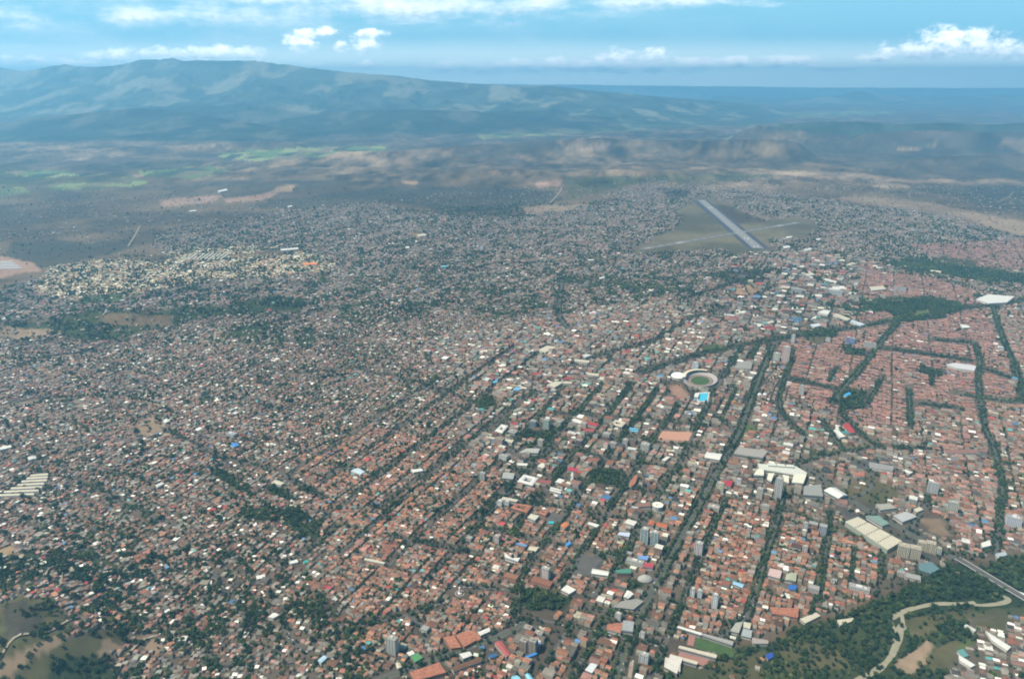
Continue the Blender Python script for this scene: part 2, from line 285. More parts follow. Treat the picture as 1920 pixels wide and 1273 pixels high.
# hills and ravines without houses
SC = [
 ([(90, 600), (200, 578), (280, 588), (350, 572), (420, 572), (500, 556), (570, 560), (565, 585), (500, 588), (400, 592), (345, 604), (300, 612), (240, 632), (180, 642), (120, 632), (40, 622), (0, 612), (0, 600)], .12, .40, 2),
 ([(190, 590), (330, 592), (330, 612), (250, 616), (190, 610)], .02, .10, 0),
 ([(0, 610), (60, 610), (95, 622), (60, 632), (0, 636)], .05, .08, 10),
 ([(425, 612), (500, 603), (542, 622), (530, 645), (470, 648), (430, 636)], .4, .42, 2),
 ([(552, 620), (592, 606), (606, 632), (575, 660), (556, 645)], .35, .44, 2),
 ([(640, 572), (700, 560), (765, 560), (795, 580), (770, 602), (700, 612), (640, 600)], .45, .42, 2),
 ([(800, 545), (900, 540), (1000, 548), (1030, 570), (1000, 590), (900, 585), (820, 575)], .55, .3, 1),
 ([(1060, 520), (1200, 520), (1300, 530), (1330, 548), (1250, 560), (1130, 560), (1060, 570)], .55, .34, 1),
 ([(1330, 512), (1420, 508), (1440, 525), (1380, 535), (1335, 530)], .1, .3, 6),
 ([(1375, 535), (1420, 538), (1425, 552), (1380, 552)], .3, .05, 4),
 ([(20, 455), (250, 452), (252, 466), (200, 478), (120, 495), (60, 508), (20, 505), (0, 485)], .0, .02, 6),
 ([(0, 480), (45, 492), (55, 512), (0, 520)], .0, .0, 5),
 ([(250, 470), (300, 468), (310, 480), (330, 490), (280, 492), (240, 482)], .05, .05, 0),
 ([(420, 478), (560, 465), (560, 474), (430, 485)], .0, .05, 0),
 ([(160, 555), (230, 552), (225, 566), (150, 572)], .1, .1, 3),
 ([(60, 690), (105, 690), (95, 712), (75, 700)], .1, .1, 10),
 ([(400, 882), (420, 884), (465, 910), (470, 925), (440, 920), (410, 898)], .03, .7, 2),
 ([(500, 905), (545, 925), (560, 940), (530, 935), (500, 918)], .03, .75, 2),
 ([(448, 966), (500, 948), (560, 952), (600, 985), (596, 1010), (565, 1005), (530, 975), (470, 980)], .12, .6, 2),
 ([(255, 790), (285, 775), (310, 795), (300, 812), (260, 822)], .05, .1, 10),
 # foreground hills lower left
 ([(-700, 1180), (0, 1135), (40, 1122), (80, 1130), (120, 1150), (135, 1172), (100, 1192), (120, 1200), (180, 1185), (225, 1180), (240, 1195), (190, 1215), (160, 1225), (110, 1240), (90, 1290), (60, 1400), (-700, 1500)], .0, .36, 7),
 ([(0, 1142), (50, 1132), (85, 1150), (70, 1180), (0, 1195)], .0, .3, 6),
 ([(70, 1215), (160, 1190), (220, 1195), (200, 1225), (120, 1240), (80, 1240)], .0, .3, 7),
 ([(-10, 1255), (40, 1215), (100, 1186), (120, 1186), (105, 1205), (60, 1230), (30, 1273), (-10, 1290)], .0, .12, 10),
 ([(100, 1245), (150, 1232), (200, 1232), (215, 1273), (200, 1330), (100, 1330)], .0, .7, 2),
 ([(180, 1200), (200, 1196), (230, 1215), (190, 1232)], .2, .2, 10),
 ([(255, 1195), (300, 1185), (305, 1225), (270, 1222)], .35, .2, 10),
 ([(0, 1028), (26, 1026), (24, 1042), (0, 1046)], .0, .0, 4),
 ([(0, 1046), (30, 1044), (66, 1028), (70, 1092), (30, 1102), (0, 1098)], .3, .44, 2),
 ([(128, 1060), (190, 1040), (232, 1052), (200, 1080), (140, 1088)], .35, .44, 2),
 ([(600, 1120), (640, 1130), (650, 1170), (610, 1160)], .15, .35, 6),
 # parks and groves
 ([(896, 748), (925, 745), (932, 765), (905, 772), (893, 762)], .0, .95, 2),
 ([(1114, 888), (1140, 880), (1180, 885), (1180, 905), (1150, 914), (1112, 905)], .0, .9, 2),
 ([(976, 806), (1036, 808), (1034, 828), (1016, 836), (972, 826)], .1, .85, 2),
 ([(1176, 1090), (1210, 1090), (1205, 1110), (1176, 1108)], .0, .6, 2),
 ([(985, 1104), (1040, 1108), (1072, 1120), (1045, 1150), (1010, 1155), (980, 1130)], .03, .75, 2),
 ([(1140, 1035), (1180, 1030), (1178, 1050), (1150, 1060)], .0, .8, 2),
 ([(1390, 790), (1420, 792), (1418, 812), (1392, 816)], .0, .2, 3),
 ([(1590, 732), (1625, 735), (1628, 765), (1575, 772)], .0, .9, 2),
 ([(1725, 688), (1772, 694), (1768, 706), (1724, 700)], .0, .85, 2),
 ([(1580, 652), (1625, 658), (1622, 668), (1585, 666)], .0, .85, 2),
 ([(1508, 622), (1570, 616), (1572, 632), (1540, 640), (1508, 634)], .0, .9, 2),
 ([(1550, 572), (1600, 576), (1650, 560), (1740, 556), (1810, 574), (1770, 598), (1700, 604), (1660, 584), (1600, 586)], .18, .75, 2),
 ([(1708, 578), (1738, 577), (1740, 590), (1712, 592)], .0, .0, 3),
 ([(1662, 492), (1720, 484), (1790, 500), (1900, 514), (2000, 520), (2000, 534), (1850, 530), (1780, 516), (1680, 504)], .2, .62, 2),
 ([(1740, 478), (1830, 482), (1830, 500), (1750, 495)], .05, .05, 7),
 ([(1316, 650), (1345, 645), (1342, 658), (1318, 660)], .0, .05, 3),
 ([(1510, 636), (1545, 632), (1560, 640), (1530, 648)], .05, .1, 7),
 ([(1720, 965), (1760, 968), (1780, 985), (1790, 1010), (1760, 1005), (1730, 992)], .0, .0, 10),
 ([(1700, 1080), (1760, 1068), (1790, 1050), (1840, 1062), (1900, 1030), (1930, 1050), (1870, 1100), (1760, 1100)], .03, .6, 2),
 ([(1500, 830), (1560, 840), (1560, 860), (1510, 850)], .3, .6, 2),
 ([(1600, 868), (1640, 865), (1650, 880), (1610, 890)], .1, .15, 8),
 ([(1235, 716), (1262, 714), (1300, 738), (1290, 750), (1262, 742)], .0, .0, 5),
 ([(1240, 806), (1302, 810), (1298, 830), (1232, 824)], .0, .0, 5),
 ([(1555, 940), (1600, 960), (1700, 1010), (1760, 1045), (1750, 1060), (1680, 1015), (1600, 985)], .05, .1, 8),
 ([(1590, 905), (1650, 905), (1690, 930), (1640, 945), (1590, 930)], .1, .12, 7),
 ([(1080, 1050), (1120, 1040), (1130, 1060), (1120, 1078), (1075, 1072)], .0, .0, 8),
 ([(1140, 668), (1170, 680), (1190, 690), (1160, 690)], .2, .1, 1),
 ([(1040, 700), (1110, 690), (1150, 650), (1100, 640)], .7, .05, 1),
 # airfield
 ([(1268, 400), (1308, 374), (1345, 372), (1400, 398), (1440, 408), (1500, 404), (1535, 418), (1520, 440), (1470, 446), (1440, 450), (1440, 474), (1380, 476), (1310, 466), (1195, 474), (1190, 464), (1250, 440), (1290, 410)], .0, .0, 11),
 ([(1335, 378), (1400, 400), (1450, 408), (1440, 418), (1385, 420), (1350, 400)], .0, .03, 0),
 ([(1395, 418), (1440, 425), (1520, 444), (1470, 450), (1440, 440), (1400, 432)], .02, .0, 11),
 # far side of town, edges
 ([(1120, 366), (1240, 340), (1290, 345), (1310, 368), (1260, 372), (1200, 372)], .35, .05, 0),
 ([(1240, 352), (1300, 352), (1300, 372), (1255, 372)], .02, .1, 6),
 ([(980, 392), (1050, 384), (1110, 382), (1050, 400), (985, 402)], .12, .0, 10),
 ([(1300, 350), (1420, 340), (1460, 350), (1440, 362), (1320, 356)], .15, .02, 10),
 ([(760, 436), (800, 438), (800, 448), (765, 446)], .0, .0, 10),
]
for poly, b_, tr_, g_ in SC: reg(poly, b=b_, tr=tr_, g=g_)
# land by the river
reg([(1225, 1300), (1252, 1262), (1300, 1252), (1350, 1235), (1385, 1212), (1430, 1204), (1470, 1198), (1510, 1172), (1560, 1158), (1610, 1140), (1660, 1112), (1720, 1092), (1800, 1084), (1850, 1060), (1960, 1048), (BIG, 1050), (BIG, 1700), (1200, 1700)], b=0, tr=.72, g=2)
reg([(1460, 1215), (1500, 1195), (1580, 1215), (1600, 1250), (1540, 1262), (1480, 1250)], tr=.5, g=7)
reg([(1252, 1262), (1380, 1230), (1440, 1225), (1440, 1280), (1300, 1310)], tr=.35, g=7, b=.05)
reg([(1690, 1160), (1740, 1148), (1860, 1138), (1920, 1130), (1920, 1160), (1790, 1165), (1720, 1190), (1700, 1190)], tr=.4, g=7)
reg([(1700, 1215), (1735, 1190), (1740, 1230), (1690, 1262), (1680, 1250)], tr=.05, g=10)
reg([(1735, 1215), (1790, 1190), (1810, 1210), (1790, 1250), (1740, 1260)], tr=.4, g=7)
reg([(1800, 1160), (1850, 1145), (1920, 1160), (BIG, 1190), (BIG, 1700), (1760, 1700), (1765, 1273), (1795, 1230), (1790, 1215), (1835, 1200)], b=.82, tr=.06, z=9, g=1)
reg([(1815, 1160), (1860, 1148), (1900, 1165), (1870, 1180), (1830, 1172)], b=0, tr=.04, g=7)
reg([(1790, 1220), (1810, 1190), (1840, 1195), (1815, 1215)], b=.0, tr=.3, g=3)
# farmland and plain beyond the town
for poly, g_ in [
 ([(400, 290), (480, 283), (560, 278), (640, 276), (720, 272), (725, 280), (650, 292), (560, 298), (480, 304), (420, 300)], 3),
 ([(250, 318), (340, 312), (420, 316), (440, 322), (360, 334), (270, 332)], 3),
 ([(90, 346), (180, 338), (270, 338), (270, 346), (180, 354), (95, 356)], 3),
 ([(-300, 300), (0, 308), (120, 326), (250, 322), (240, 345), (90, 345), (0, 360), (-300, 380)], 7),
 ([(0, 322), (90, 318), (150, 328), (60, 334)], 3), ([(0, 352), (50, 350), (60, 362), (0, 368)], 3),
 ([(150, 312), (320, 300), (400, 305), (320, 318), (200, 328)], 6),
 ([(130, 290), (210, 292), (215, 298), (120, 300)], 10),
 ([(500, 250), (560, 248), (620, 268), (560, 270), (490, 256)], 4),
 ([(900, 252), (1040, 244), (1180, 236), (1320, 226), (1180, 246), (1040, 254), (900, 262)], 3),
 ([(1250, 216), (1500, 210), (1680, 208), (1680, 214), (1500, 220), (1260, 226)], 3),
 ([(1150, 232), (1290, 222), (1420, 222), (1380, 228), (1180, 240)], 3),
 ([(640, 284), (700, 284), (680, 294), (600, 296)], 4),
 ([(1680, 278), (1755, 274), (1760, 278), (1700, 283)], 4),
 ([(1460, 320), (1560, 322), (1700, 336), (1900, 338), (1930, 344), (1820, 346), (1640, 342), (1500, 334), (1380, 340), (1260, 332), (1350, 336)], 10),
 ([(1600, 340), (1700, 348), (1710, 356), (1640, 352)], 10),
 ([(1560, 352), (1860, 356), (1920, 400), (1920, 440), (1860, 424), (1800, 408), (1700, 392), (1560, 372)], 0),
 ([(1700, 355), (2000, 352), (2000, 372), (1800, 372)], 6),
 ([(1780, 350), (BIG, 350), (BIG, 390), (1880, 392), (1790, 372)], 6),
 ([(1560, 374), (1700, 392), (1820, 412), (1920, 442), (1940, 420), (1760, 385), (1600, 366)], 10),
 ([(300, 372), (420, 366), (400, 380), (310, 388)], 5), ([(520, 350), (560, 345), (545, 362), (505, 362)], 4), ([(420, 372), (520, 360), (500, 372), (430, 380)], 5),
 ([(750, 338), (780, 336), (780, 344), (752, 344)], 4),
 ([(440, 385), (560, 372), (720, 352), (900, 352), (1040, 356), (1060, 376), (960, 394), (820, 396), (740, 378), (560, 395)], 6),
 ([(1060, 330), (1200, 330), (1340, 324), (1460, 330), (1380, 340), (1200, 344), (1120, 362), (1060, 374)], 7),
 ([(1000, 342), (1030, 338), (1060, 338), (1050, 348), (1010, 350)], 5),
 ([(1040, 264), (1120, 258), (1150, 270), (1130, 282), (1060, 282)], 10),
 ([(0, 480), (60, 492), (80, 510), (20, 518), (-100, 520)], 5)]:
    reg(poly, g=g_)
# ------------------------------------------------------------------ roads and avenues traced on the ground plane
# (points, carriageway width m, tree lines density, lateral spread of trees m)
AV = [
 ([(893, 974), (920, 951), (946, 923), (969, 896), (995, 866), (1016, 845), (1037, 822), (1050, 805), (1067, 788), (1092, 764), (1130, 722)], 13, .55),
 ([(922, 811), (944, 792), (965, 768), (1000, 735)], 9, .3), ([(958, 834), (975, 817), (999, 794), (1026, 764), (1060, 725)], 10, .5),
 ([(961, 1004), (980, 970), (1005, 940), (1028, 915), (1050, 887), (1071, 860), (1084, 845), (1096, 830), (1113, 809), (1130, 790), (1149, 764), (1185, 720)], 12, .8),
 ([(969, 1160), (973, 1090), (992, 1060), (1014, 1024), (1033, 1002), (1056, 972), (1075, 947), (1094, 919), (1111, 896), (1130, 870), (1147, 847), (1166, 821), (1185, 796), (1207, 764), (1232, 730)], 12, .8),
 ([(1046, 1103), (1069, 1069), (1097, 1026), (1113, 1004), (1130, 974), (1149, 944), (1170, 915), (1194, 879), (1211, 849), (1228, 824), (1247, 794), (1272, 764)], 12, .75),
 ([(1100, 1122), (1138, 1097), (1166, 1047), (1187, 1013), (1207, 980), (1228, 945), (1249, 904), (1277, 866), (1313, 787), (1337, 737), (1360, 700), (1380, 667), (1390, 653)], 13, .6),
 ([(1150, 1290), (1166, 1236), (1180, 1205), (1196, 1163), (1215, 1120), (1240, 1080), (1264, 1030), (1287, 990), (1319, 930), (1351, 873), (1383, 820), (1407, 753), (1423, 710), (1437, 677), (1450, 647)], 22, .95),
 ([(1226, 1262), (1235, 1232), (1254, 1189), (1271, 1150), (1284, 1115), (1312, 1051), (1337, 987), (1364, 934)], 11, .8),
 ([(1340, 1200), (1375, 1180), (1401, 1158), (1422, 1098), (1437, 1033), (1454, 991), (1465, 937), (1470, 900)], 14, .9),
 ([(1536, 1130), (1540, 1098), (1547, 1048), (1554, 990), (1556, 960)], 11, .8), ([(1596, 1085), (1600, 1045), (1602, 1030)], 9, .8), ([(1650, 1083), (1654, 1030)], 9, .7),
 ([(1016, 1257), (1039, 1223), (1054, 1200), (1072, 1170)], 11, .7), ([(1068, 1290), (1080, 1258), (1097, 1232), (1119, 1193), (1135, 1160)], 11, .7),
 ([(560, 1330), (729, 1268), (853, 1222), (946, 1190), (985, 1165)], 19, .25), ([(804, 1204), (790, 1175), (770, 1150)], 11, .1),
 ([(1507, 817), (1480, 793), (1463, 770), (1460, 750), (1467, 717), (1480, 687), (1487, 655)], 13, .85),
 ([(1357, 777), (1380, 730)], 9, .9), ([(1410, 673), (1420, 647)], 9, .9), ([(1338, 776), (1376, 806)], 14, .6),
 ([(1200, 700), (1280, 675), (1340, 657), (1397, 647), (1453, 637), (1513, 627), (1567, 620), (1630, 610), (1680, 600), (1730, 593), (1813, 577), (1860, 573), (1960, 556)], 20, 1.3),
 ([(1560, 757), (1587, 720), (1613, 693), (1640, 657), (1663, 627), (1683, 607)], 18, 1.3), ([(1627, 757), (1653, 710)], 12, .9),
 ([(1867, 1041), (1874, 962), (1881, 913), (1871, 873), (1864, 841), (1847, 810), (1840, 760), (1833, 720), (1837, 683), (1830, 647)], 16, 1.3),
 ([(1860, 573), (1877, 627), (1897, 677), (1913, 720), (1930, 760)], 18, 1.3), ([(1480, 710), (1513, 717), (1567, 730)], 12, 1.),
 ([(1650, 653), (1707, 660), (1773, 670), (1820, 677)], 13, 1.), ([(1750, 638), (1820, 643)], 12, 1.), ([(1703, 730), (1707, 800)], 15, 1.4),
 ([(1790, 737), (1840, 747), (1897, 753), (1960, 760)], 14, 1.), ([(1723, 757), (1800, 767)], 12, .9), ([(1540, 790), (1563, 820), (1580, 845)], 13, 1.), ([(1580, 777), (1613, 817), (1650, 838)], 13, 1.),
 ([(1840, 690), (1880, 705), (1915, 715)], 12, 1.), ([(1750, 700), (1745, 722)], 8, .7), ([(1570, 690), (1560, 700), (1555, 715)], 8, .6),
 ([(1280, 560), (1330, 545), (1400, 525), (1450, 505)], 12, .6), ([(1060, 690), (1130, 665), (1230, 640), (1290, 600), (1360, 575)], 12, .3),
 ([(1508, 873), (1550, 905), (1593, 937), (1636, 962), (1689, 991), (1760, 1030), (1800, 1054)], 22, .12),
 ([(1700, 1010), (1712, 985), (1735, 950), (1742, 915)], 12, .3), ([(1596, 862), (1625, 875), (1640, 900), (1625, 925), (1590, 935)], 12, .15),
 ([(1450, 890), (1500, 868), (1560, 850), (1640, 838), (1740, 842)], 12, .6), ([(1470, 955), (1540, 985), (1600, 1005)], 11, .6),
 ([(1050, 515), (1054, 530), (1050, 555), (1047, 580), (1050, 600), (1068, 618)], 24, .35),
 ([(530, 1160), (535, 1180), (548, 1205), (575, 1225)], 9, .2), ([(370, 1185), (385, 1200), (395, 1225), (405, 1250)], 8, .2),
 ([(640, 1190), (690, 1168), (760, 1155), (830, 1130)], 9, .5),
 ([(739, 412), (737, 386)], 14, .0), ([(1030, 382), (1050, 360), (1054, 350)], 14, .0),
 ([(150, 664), (200, 646), (245, 636)], 8, .05), ([(405, 622), (402, 640), (410, 650)], 9, .0), ([(630, 990), (600, 1015), (560, 1045)], 9, .3), ([(700, 960), (760, 915), (810, 880), (870, 830)], 9, .2),
 ([(-40, 770), (60, 752), (150, 745), (230, 742), (300, 760)], 7, 0), ([(0, 700), (80, 672), (150, 664)], 7, 0), ([(110, 1100), (118, 1070), (100, 1040), (84, 1080)], 7, 0), ([(60, 880), (160, 905), (260, 960), (330, 985)], 7, .1), ([(300, 800), (420, 860), (520, 880), (600, 930)], 8, .1), ([(240, 1230), (262, 1205), (300, 1190)], 6, 0), ([(0, 1270), (40, 1225), (90, 1190), (130, 1165), (200, 1120), (240, 1060)], 6, 0), ([(560, 700), (660, 690), (800, 720), (900, 760)], 8, .1), ([(1180, 1273), (1185, 1240)], 8, 0),
 ([(1870, 380), (1890, 372), (1900, 360)], 8, 0.), ([(240, 462), (254, 440), (262, 424)], 10, 0.),
]
# cross streets of the old grid
for a, b in [((905, 990), (1180, 1050)), ((930, 930), (1240, 985)), ((960, 880), (1265, 930)), ((985, 838), (1290, 880)), ((1010, 800), (1320, 840)), ((1040, 775), (1340, 800)),
             ((730, 1005), (900, 1040)), ((870, 1100), (1000, 1112)), ((1000, 1160), (1230, 1210)), ((1100, 1140), (1215, 1160))]:
    AV.append(([a, ((a[0] + b[0]) / 2, (a[1] + b[1]) / 2 - 1), b], 9, .35))
def grid_line(px, py, L):
    x, y = at(px, py); q = []
    for k in range(7):
        X, Y_ = x + L * k / 6 * math.cos(math.radians(64)), y + L * k / 6 * math.sin(math.radians(64)); a_ = proj(X, Y_, 0.0); q.append((float(a_[0]), float(a_[1])))
    return q
for px, py, L in [(560, 1010, 900), (640, 1035, 1000), (728, 1062, 900), (800, 1088, 760), (600, 905, 1300), (520, 905, 900), (700, 900, 1300)]: AV.append((grid_line(px, py, L), 7, .12))
BRIDGE = [(1793, 1050), (1814, 1062), (1870, 1096), (1920, 1126), (1990, 1170)]
RIVER = [([(1590, 1300), (1611, 1273), (1647, 1256), (1671, 1232), (1682, 1206), (1684, 1187), (1693, 1172)], 17), ([(1668, 1160), (1674, 1176), (1683, 1190)], 9), ([(1690, 1149), (1692, 1160), (1694, 1174)], 9),
         ([(1666, 1162), (1693, 1146), (1725, 1137), (1760, 1131), (1796, 1133), (1828, 1129)], 14), ([(1826, 1134), (1850, 1135), (1885, 1130), (1893, 1123), (1880, 1118)], 14)]
def pxw(py, w):  # metres on the ground to photo pixels at that row
    x, y = at(960, py); return w * F / (y * cP + H * sP)
for pts, w, tr_ in AV:
    for a, b in zip(pts, pts[1:]):
        m = lmask([a, b], max(1.2, pxw((a[1] + b[1]) / 2, w * .5 + 1 + 2.0 * min(tr_, 1.4))))
        built[m] = 0
for a in (BRIDGE,): built[lmask(a, 16)] = 0; tree[lmask(a, 7)] = 0
for pts, w in RIVER: built[lmask(pts, 9)] = 0; tree[lmask(pts, 7)] = 0

def look(arr, x, y, z, jit=0, warp=0):
    px, py, d = proj(x, y, z)
    if warp:
        k = np.clip((py - 150) / 500., .25, 1.4) * warp
        px, py = px + k * 1.6 * (fbm(px, py * 2.2, 60, 3, 0) - .5), py + k * .8 * (fbm(px, py * 2.2, 60, 3, 4) - .5)
    if jit: px = px + rng.normal(0, jit, px.shape); py = py + rng.normal(0, jit * .5, py.shape)
    j = np.clip(((px - RX0) / RS).astype(int), 0, RWd - 1); i = np.clip(((py - RY0) / RS).astype(int), 0, RHt - 1)
    return arr[i, j]

# ------------------------------------------------------------------ materials
def mat(name, col=None, rough=.85, attr=False, var=.25, sc=.05, bump=0, metal=0, spec=.3, stripes=None):
    m = bpy.data.materials.new(name); m.use_nodes = True; q = NT(m.node_tree); m.node_tree.nodes.clear()
    b = q.node('ShaderNodeBsdfPrincipled', {'Roughness': rough, 'Metallic': metal, 'Specular IOR Level': spec})
    o = q.node('ShaderNodeOutputMaterial', {0: b})
    if attr: base = q.node('ShaderNodeAttribute', attribute_name='Col').outputs[0]
    else:
        rgb = q.node('ShaderNodeRGB'); rgb.outputs[0].default_value = (*col, 1); base = rgb.outputs[0]
    g = q.node('ShaderNodeNewGeometry')
    n = q.node('ShaderNodeTexNoise', {0: g.outputs[0], 'Scale': sc, 'Detail': 4.0, 'Roughness': .6})
    f = q.m('ADD', q.m('MULTIPLY', q.m('SUBTRACT', n.outputs[0], .5), var * 4), 1.0)
    f = q.m('MAXIMUM', f, .25)
    if stripes:
        wv = q.node('ShaderNodeTexWave', {0: g.outputs[0], 'Scale': stripes[0], 'Distortion': .0}); wv.bands_direction = stripes[2]
        f = q.m('MULTIPLY', f, q.m('SUBTRACT', 1.0, q.m('MULTIPLY', wv.outputs[1], stripes[1])))
    vm = q.node('ShaderNodeVectorMath', {0: base, 1: q.node('ShaderNodeCombineXYZ', {0: f, 1: f, 2: f})}, operation='MULTIPLY')
    q.put(b.inputs['Base Color'], vm.outputs[0])
    if bump: q.put(b.inputs['Normal'], q.node('ShaderNodeBump', {'Height': n.outputs[0], 'Strength': .6, 'Distance': bump}).outputs[0])
    return m
M = {}
M['ground'] = mat('ground_earth', attr=True, var=.22, sc=.03, rough=.95, spec=.1)
M['mountain'] = mat('mountain_forest', attr=True, var=.25, sc=.004, rough=.95, spec=.1)
M['roof'] = mat('roofing', attr=True, var=.42, sc=.28, rough=.6, spec=.35)
M['wall'] = mat('rendered_wall', attr=True, var=.12, sc=.2, rough=.9, spec=.2)
M['leaf'] = mat('foliage', attr=True, var=.3, sc=.25, rough=.8, spec=.15)
M['bark'] = mat('bark', (.10, .075, .05), var=.3, sc=1.5)
M['asphalt'] = mat('asphalt', (.075, .070, .064), var=.18, sc=.05)
M['concrete'] = mat('concrete', (.13, .12, .108), var=.15, sc=.08)
M['paint'] = mat('road_paint', (.46, .45, .42), var=.1)
M['glass'] = mat('window_glass', (.045, .06, .07), rough=.2, spec=.6, var=.2, sc=.4)
M['sand'] = mat('river_shingle', (.22, .205, .145), var=.14, sc=.06)
M['shoulder'] = mat('dark_asphalt', (.045, .045, .055), var=.1, sc=.03)
M['grass'] = mat('turf', (.04, .075, .02), var=.3, sc=.06)
M['track'] = mat('running_track', (.20, .14, .12), var=.1, sc=.1)
M['clay'] = mat('clay_court', (.24, .12, .10), var=.15, sc=.1)
M['pool'] = mat('pool_water', (.05, .38, .52), rough=.08, spec=.6, var=.1, sc=.1)
M['white'] = mat('white_sheet', (.50, .49, .45), var=.08, sc=.15, rough=.5)
M['metalroof'] = mat('metal_sheet', (.36, .36, .35), var=.1, sc=.15, rough=.45, spec=.5, stripes=(.35, .25, 'DIAGONAL'))
M['cream'] = mat('cream_sheet', (.40, .365, .28), var=.1, sc=.1, rough=.6)
M['terra'] = mat('terracotta', (.27, .108, .065), var=.5, sc=.25)
M['brick'] = mat('brick', (.30, .15, .10), var=.15, sc=.3)
_mc = {}
def cmat(col, kind='w', r=.85):
    col = tuple(v * .85 for v in col) if kind == 'w' else tuple(v * .68 for v in col) if max(col) < .5 else tuple(v * .8 for v in col)
    k = (tuple(round(v, 3) for v in col), kind)
    if k not in _mc: _mc[k] = mat('render_coat' if kind == 'w' else 'roof_coat', col, var=.10 if kind == 'w' else .18, sc=.25, rough=r)
    return _mc[k]

# ------------------------------------------------------------------ mesh plumbing
def np_mesh(name, verts, loops, starts, mats, midx=None, fcol=None, vcol=None, smooth=False):
    me = bpy.data.meshes.new(name)
    me.vertices.add(len(verts)); me.vertices.foreach_set('co', np.asarray(verts, np.float32).ravel())
    me.loops.add(len(loops)); me.loops.foreach_set('vertex_index', np.asarray(loops, np.int32))
    tot = np.diff(np.append(starts, len(loops))).astype(np.int32)
    me.polygons.add(len(starts)); me.polygons.foreach_set('loop_start', np.asarray(starts, np.int32))
    try: me.polygons.foreach_set('loop_total', tot)
    except Exception: pass
    for m in mats: me.materials.append(m)
    if midx is not None: me.polygons.foreach_set('material_index', np.asarray(midx, np.int32))
    me.polygons.foreach_set('use_smooth', np.full(len(starts), bool(smooth)))
    for c_, dom in ((fcol, 'FACE'), (vcol, 'POINT')):
        if c_ is not None:
            a = me.attributes.new('Col', 'FLOAT_COLOR', dom)
            a.data.foreach_set('color', np.column_stack([c_, np.ones(len(c_))]).astype(np.float32).ravel())
    me.update(calc_edges=True); me.validate()
    return me
def link(name, me, parent=None, loc=None, rz=0):
    o = bpy.data.objects.new(name, me); COL.objects.link(o)
    if parent is not None: o.parent = parent
    if loc is not None: o.location = loc
    if rz: o.rotation_euler = (0, 0, rz)
    return o
def tag(o, label=None, cat=None, group=None, kind=None):
    if label: o['label'] = label
    if cat: o['category'] = cat
    if group: o['group'] = group
    if kind: o['kind'] = kind
    return o
def empty(name, loc, rz=0): return link(name, None, loc=loc, rz=rz)
class MB:
    """collects polygons for one mesh"""
    def __init__(s): s.v = []; s.f = []; s.m = []
    def poly(s, pts, m=0):
        i = len(s.v); s.v += [tuple(p) for p in pts]; s.f.append(list(range(i, i + len(pts)))); s.m.append(m)
    def box(s, x0, x1, y0, y1, z0, z1, m=0, bottom=False):
        a = [(x0, y0), (x1, y0), (x1, y1), (x0, y1)]; s.prism(a, z0, z1, m, bottom)
    def prism(s, pts, z0, z1, m=0, bottom=False, top=True):
        n = len(pts); i = len(s.v)
        s.v += [(p[0], p[1], z0) for p in pts] + [(p[0], p[1], z1) for p in pts]
        for k in range(n): s.f.append([i + k, i + (k + 1) % n, i + n + (k + 1) % n, i + n + k]); s.m.append(m)
        if top: s.f.append([i + n + k for k in range(n)]); s.m.append(m)
        if bottom: s.f.append([i + n - 1 - k for k in range(n)]); s.m.append(m)
    def gable(s, x0, x1, y0, y1, z, rise, along='x', over=.5, th=.25, m=0):
        x0 -= over; x1 += over; y0 -= over; y1 += over
        if along == 'x':
            ym = (y0 + y1) / 2; A = [(x0, y0, z), (x1, y0, z), (x1, ym, z + rise), (x0, ym, z + rise)]; B = [(x1, y1, z), (x0, y1, z), (x0, ym, z + rise), (x1, ym, z + rise)]
        else:
            xm = (x0 + x1) / 2; A = [(x0, y1, z), (x0, y0, z), (xm, y0, z + rise), (xm, y1, z + rise)]; B = [(x1, y0, z), (x1, y1, z), (xm, y1, z + rise), (xm, y0, z + rise)]
        for Q in (A, B):
            s.poly([(p[0], p[1], p[2] + th) for p in Q], m); s.poly([p for p in reversed(Q)], m)
            for k in range(4):
                p, q = Q[k], Q[(k + 1) % 4]; s.poly([p, q, (q[0], q[1], q[2] + th), (p[0], p[1], p[2] + th)], m)
    def build(s, name, mats, parent=None, loc=None, rz=0):
        if not isinstance(mats, (list, tuple)): mats = [mats]
        loops = [i for f in s.f for i in f]; st = np.cumsum([0] + [len(f) for f in s.f[:-1]])
        me = np_mesh(name, np.array(s.v), loops, st, mats, s.m)
        return link(name, me, parent, loc, rz)
    def mesh(s, name, mats, fcol=None):
        loops = [i for f in s.f for i in f]; st = np.cumsum([0] + [len(f) for f in s.f[:-1]])
        return np_mesh(name, np.array(s.v), loops, st, mats if isinstance(mats, (list, tuple)) else [mats], s.m, fcol=fcol)

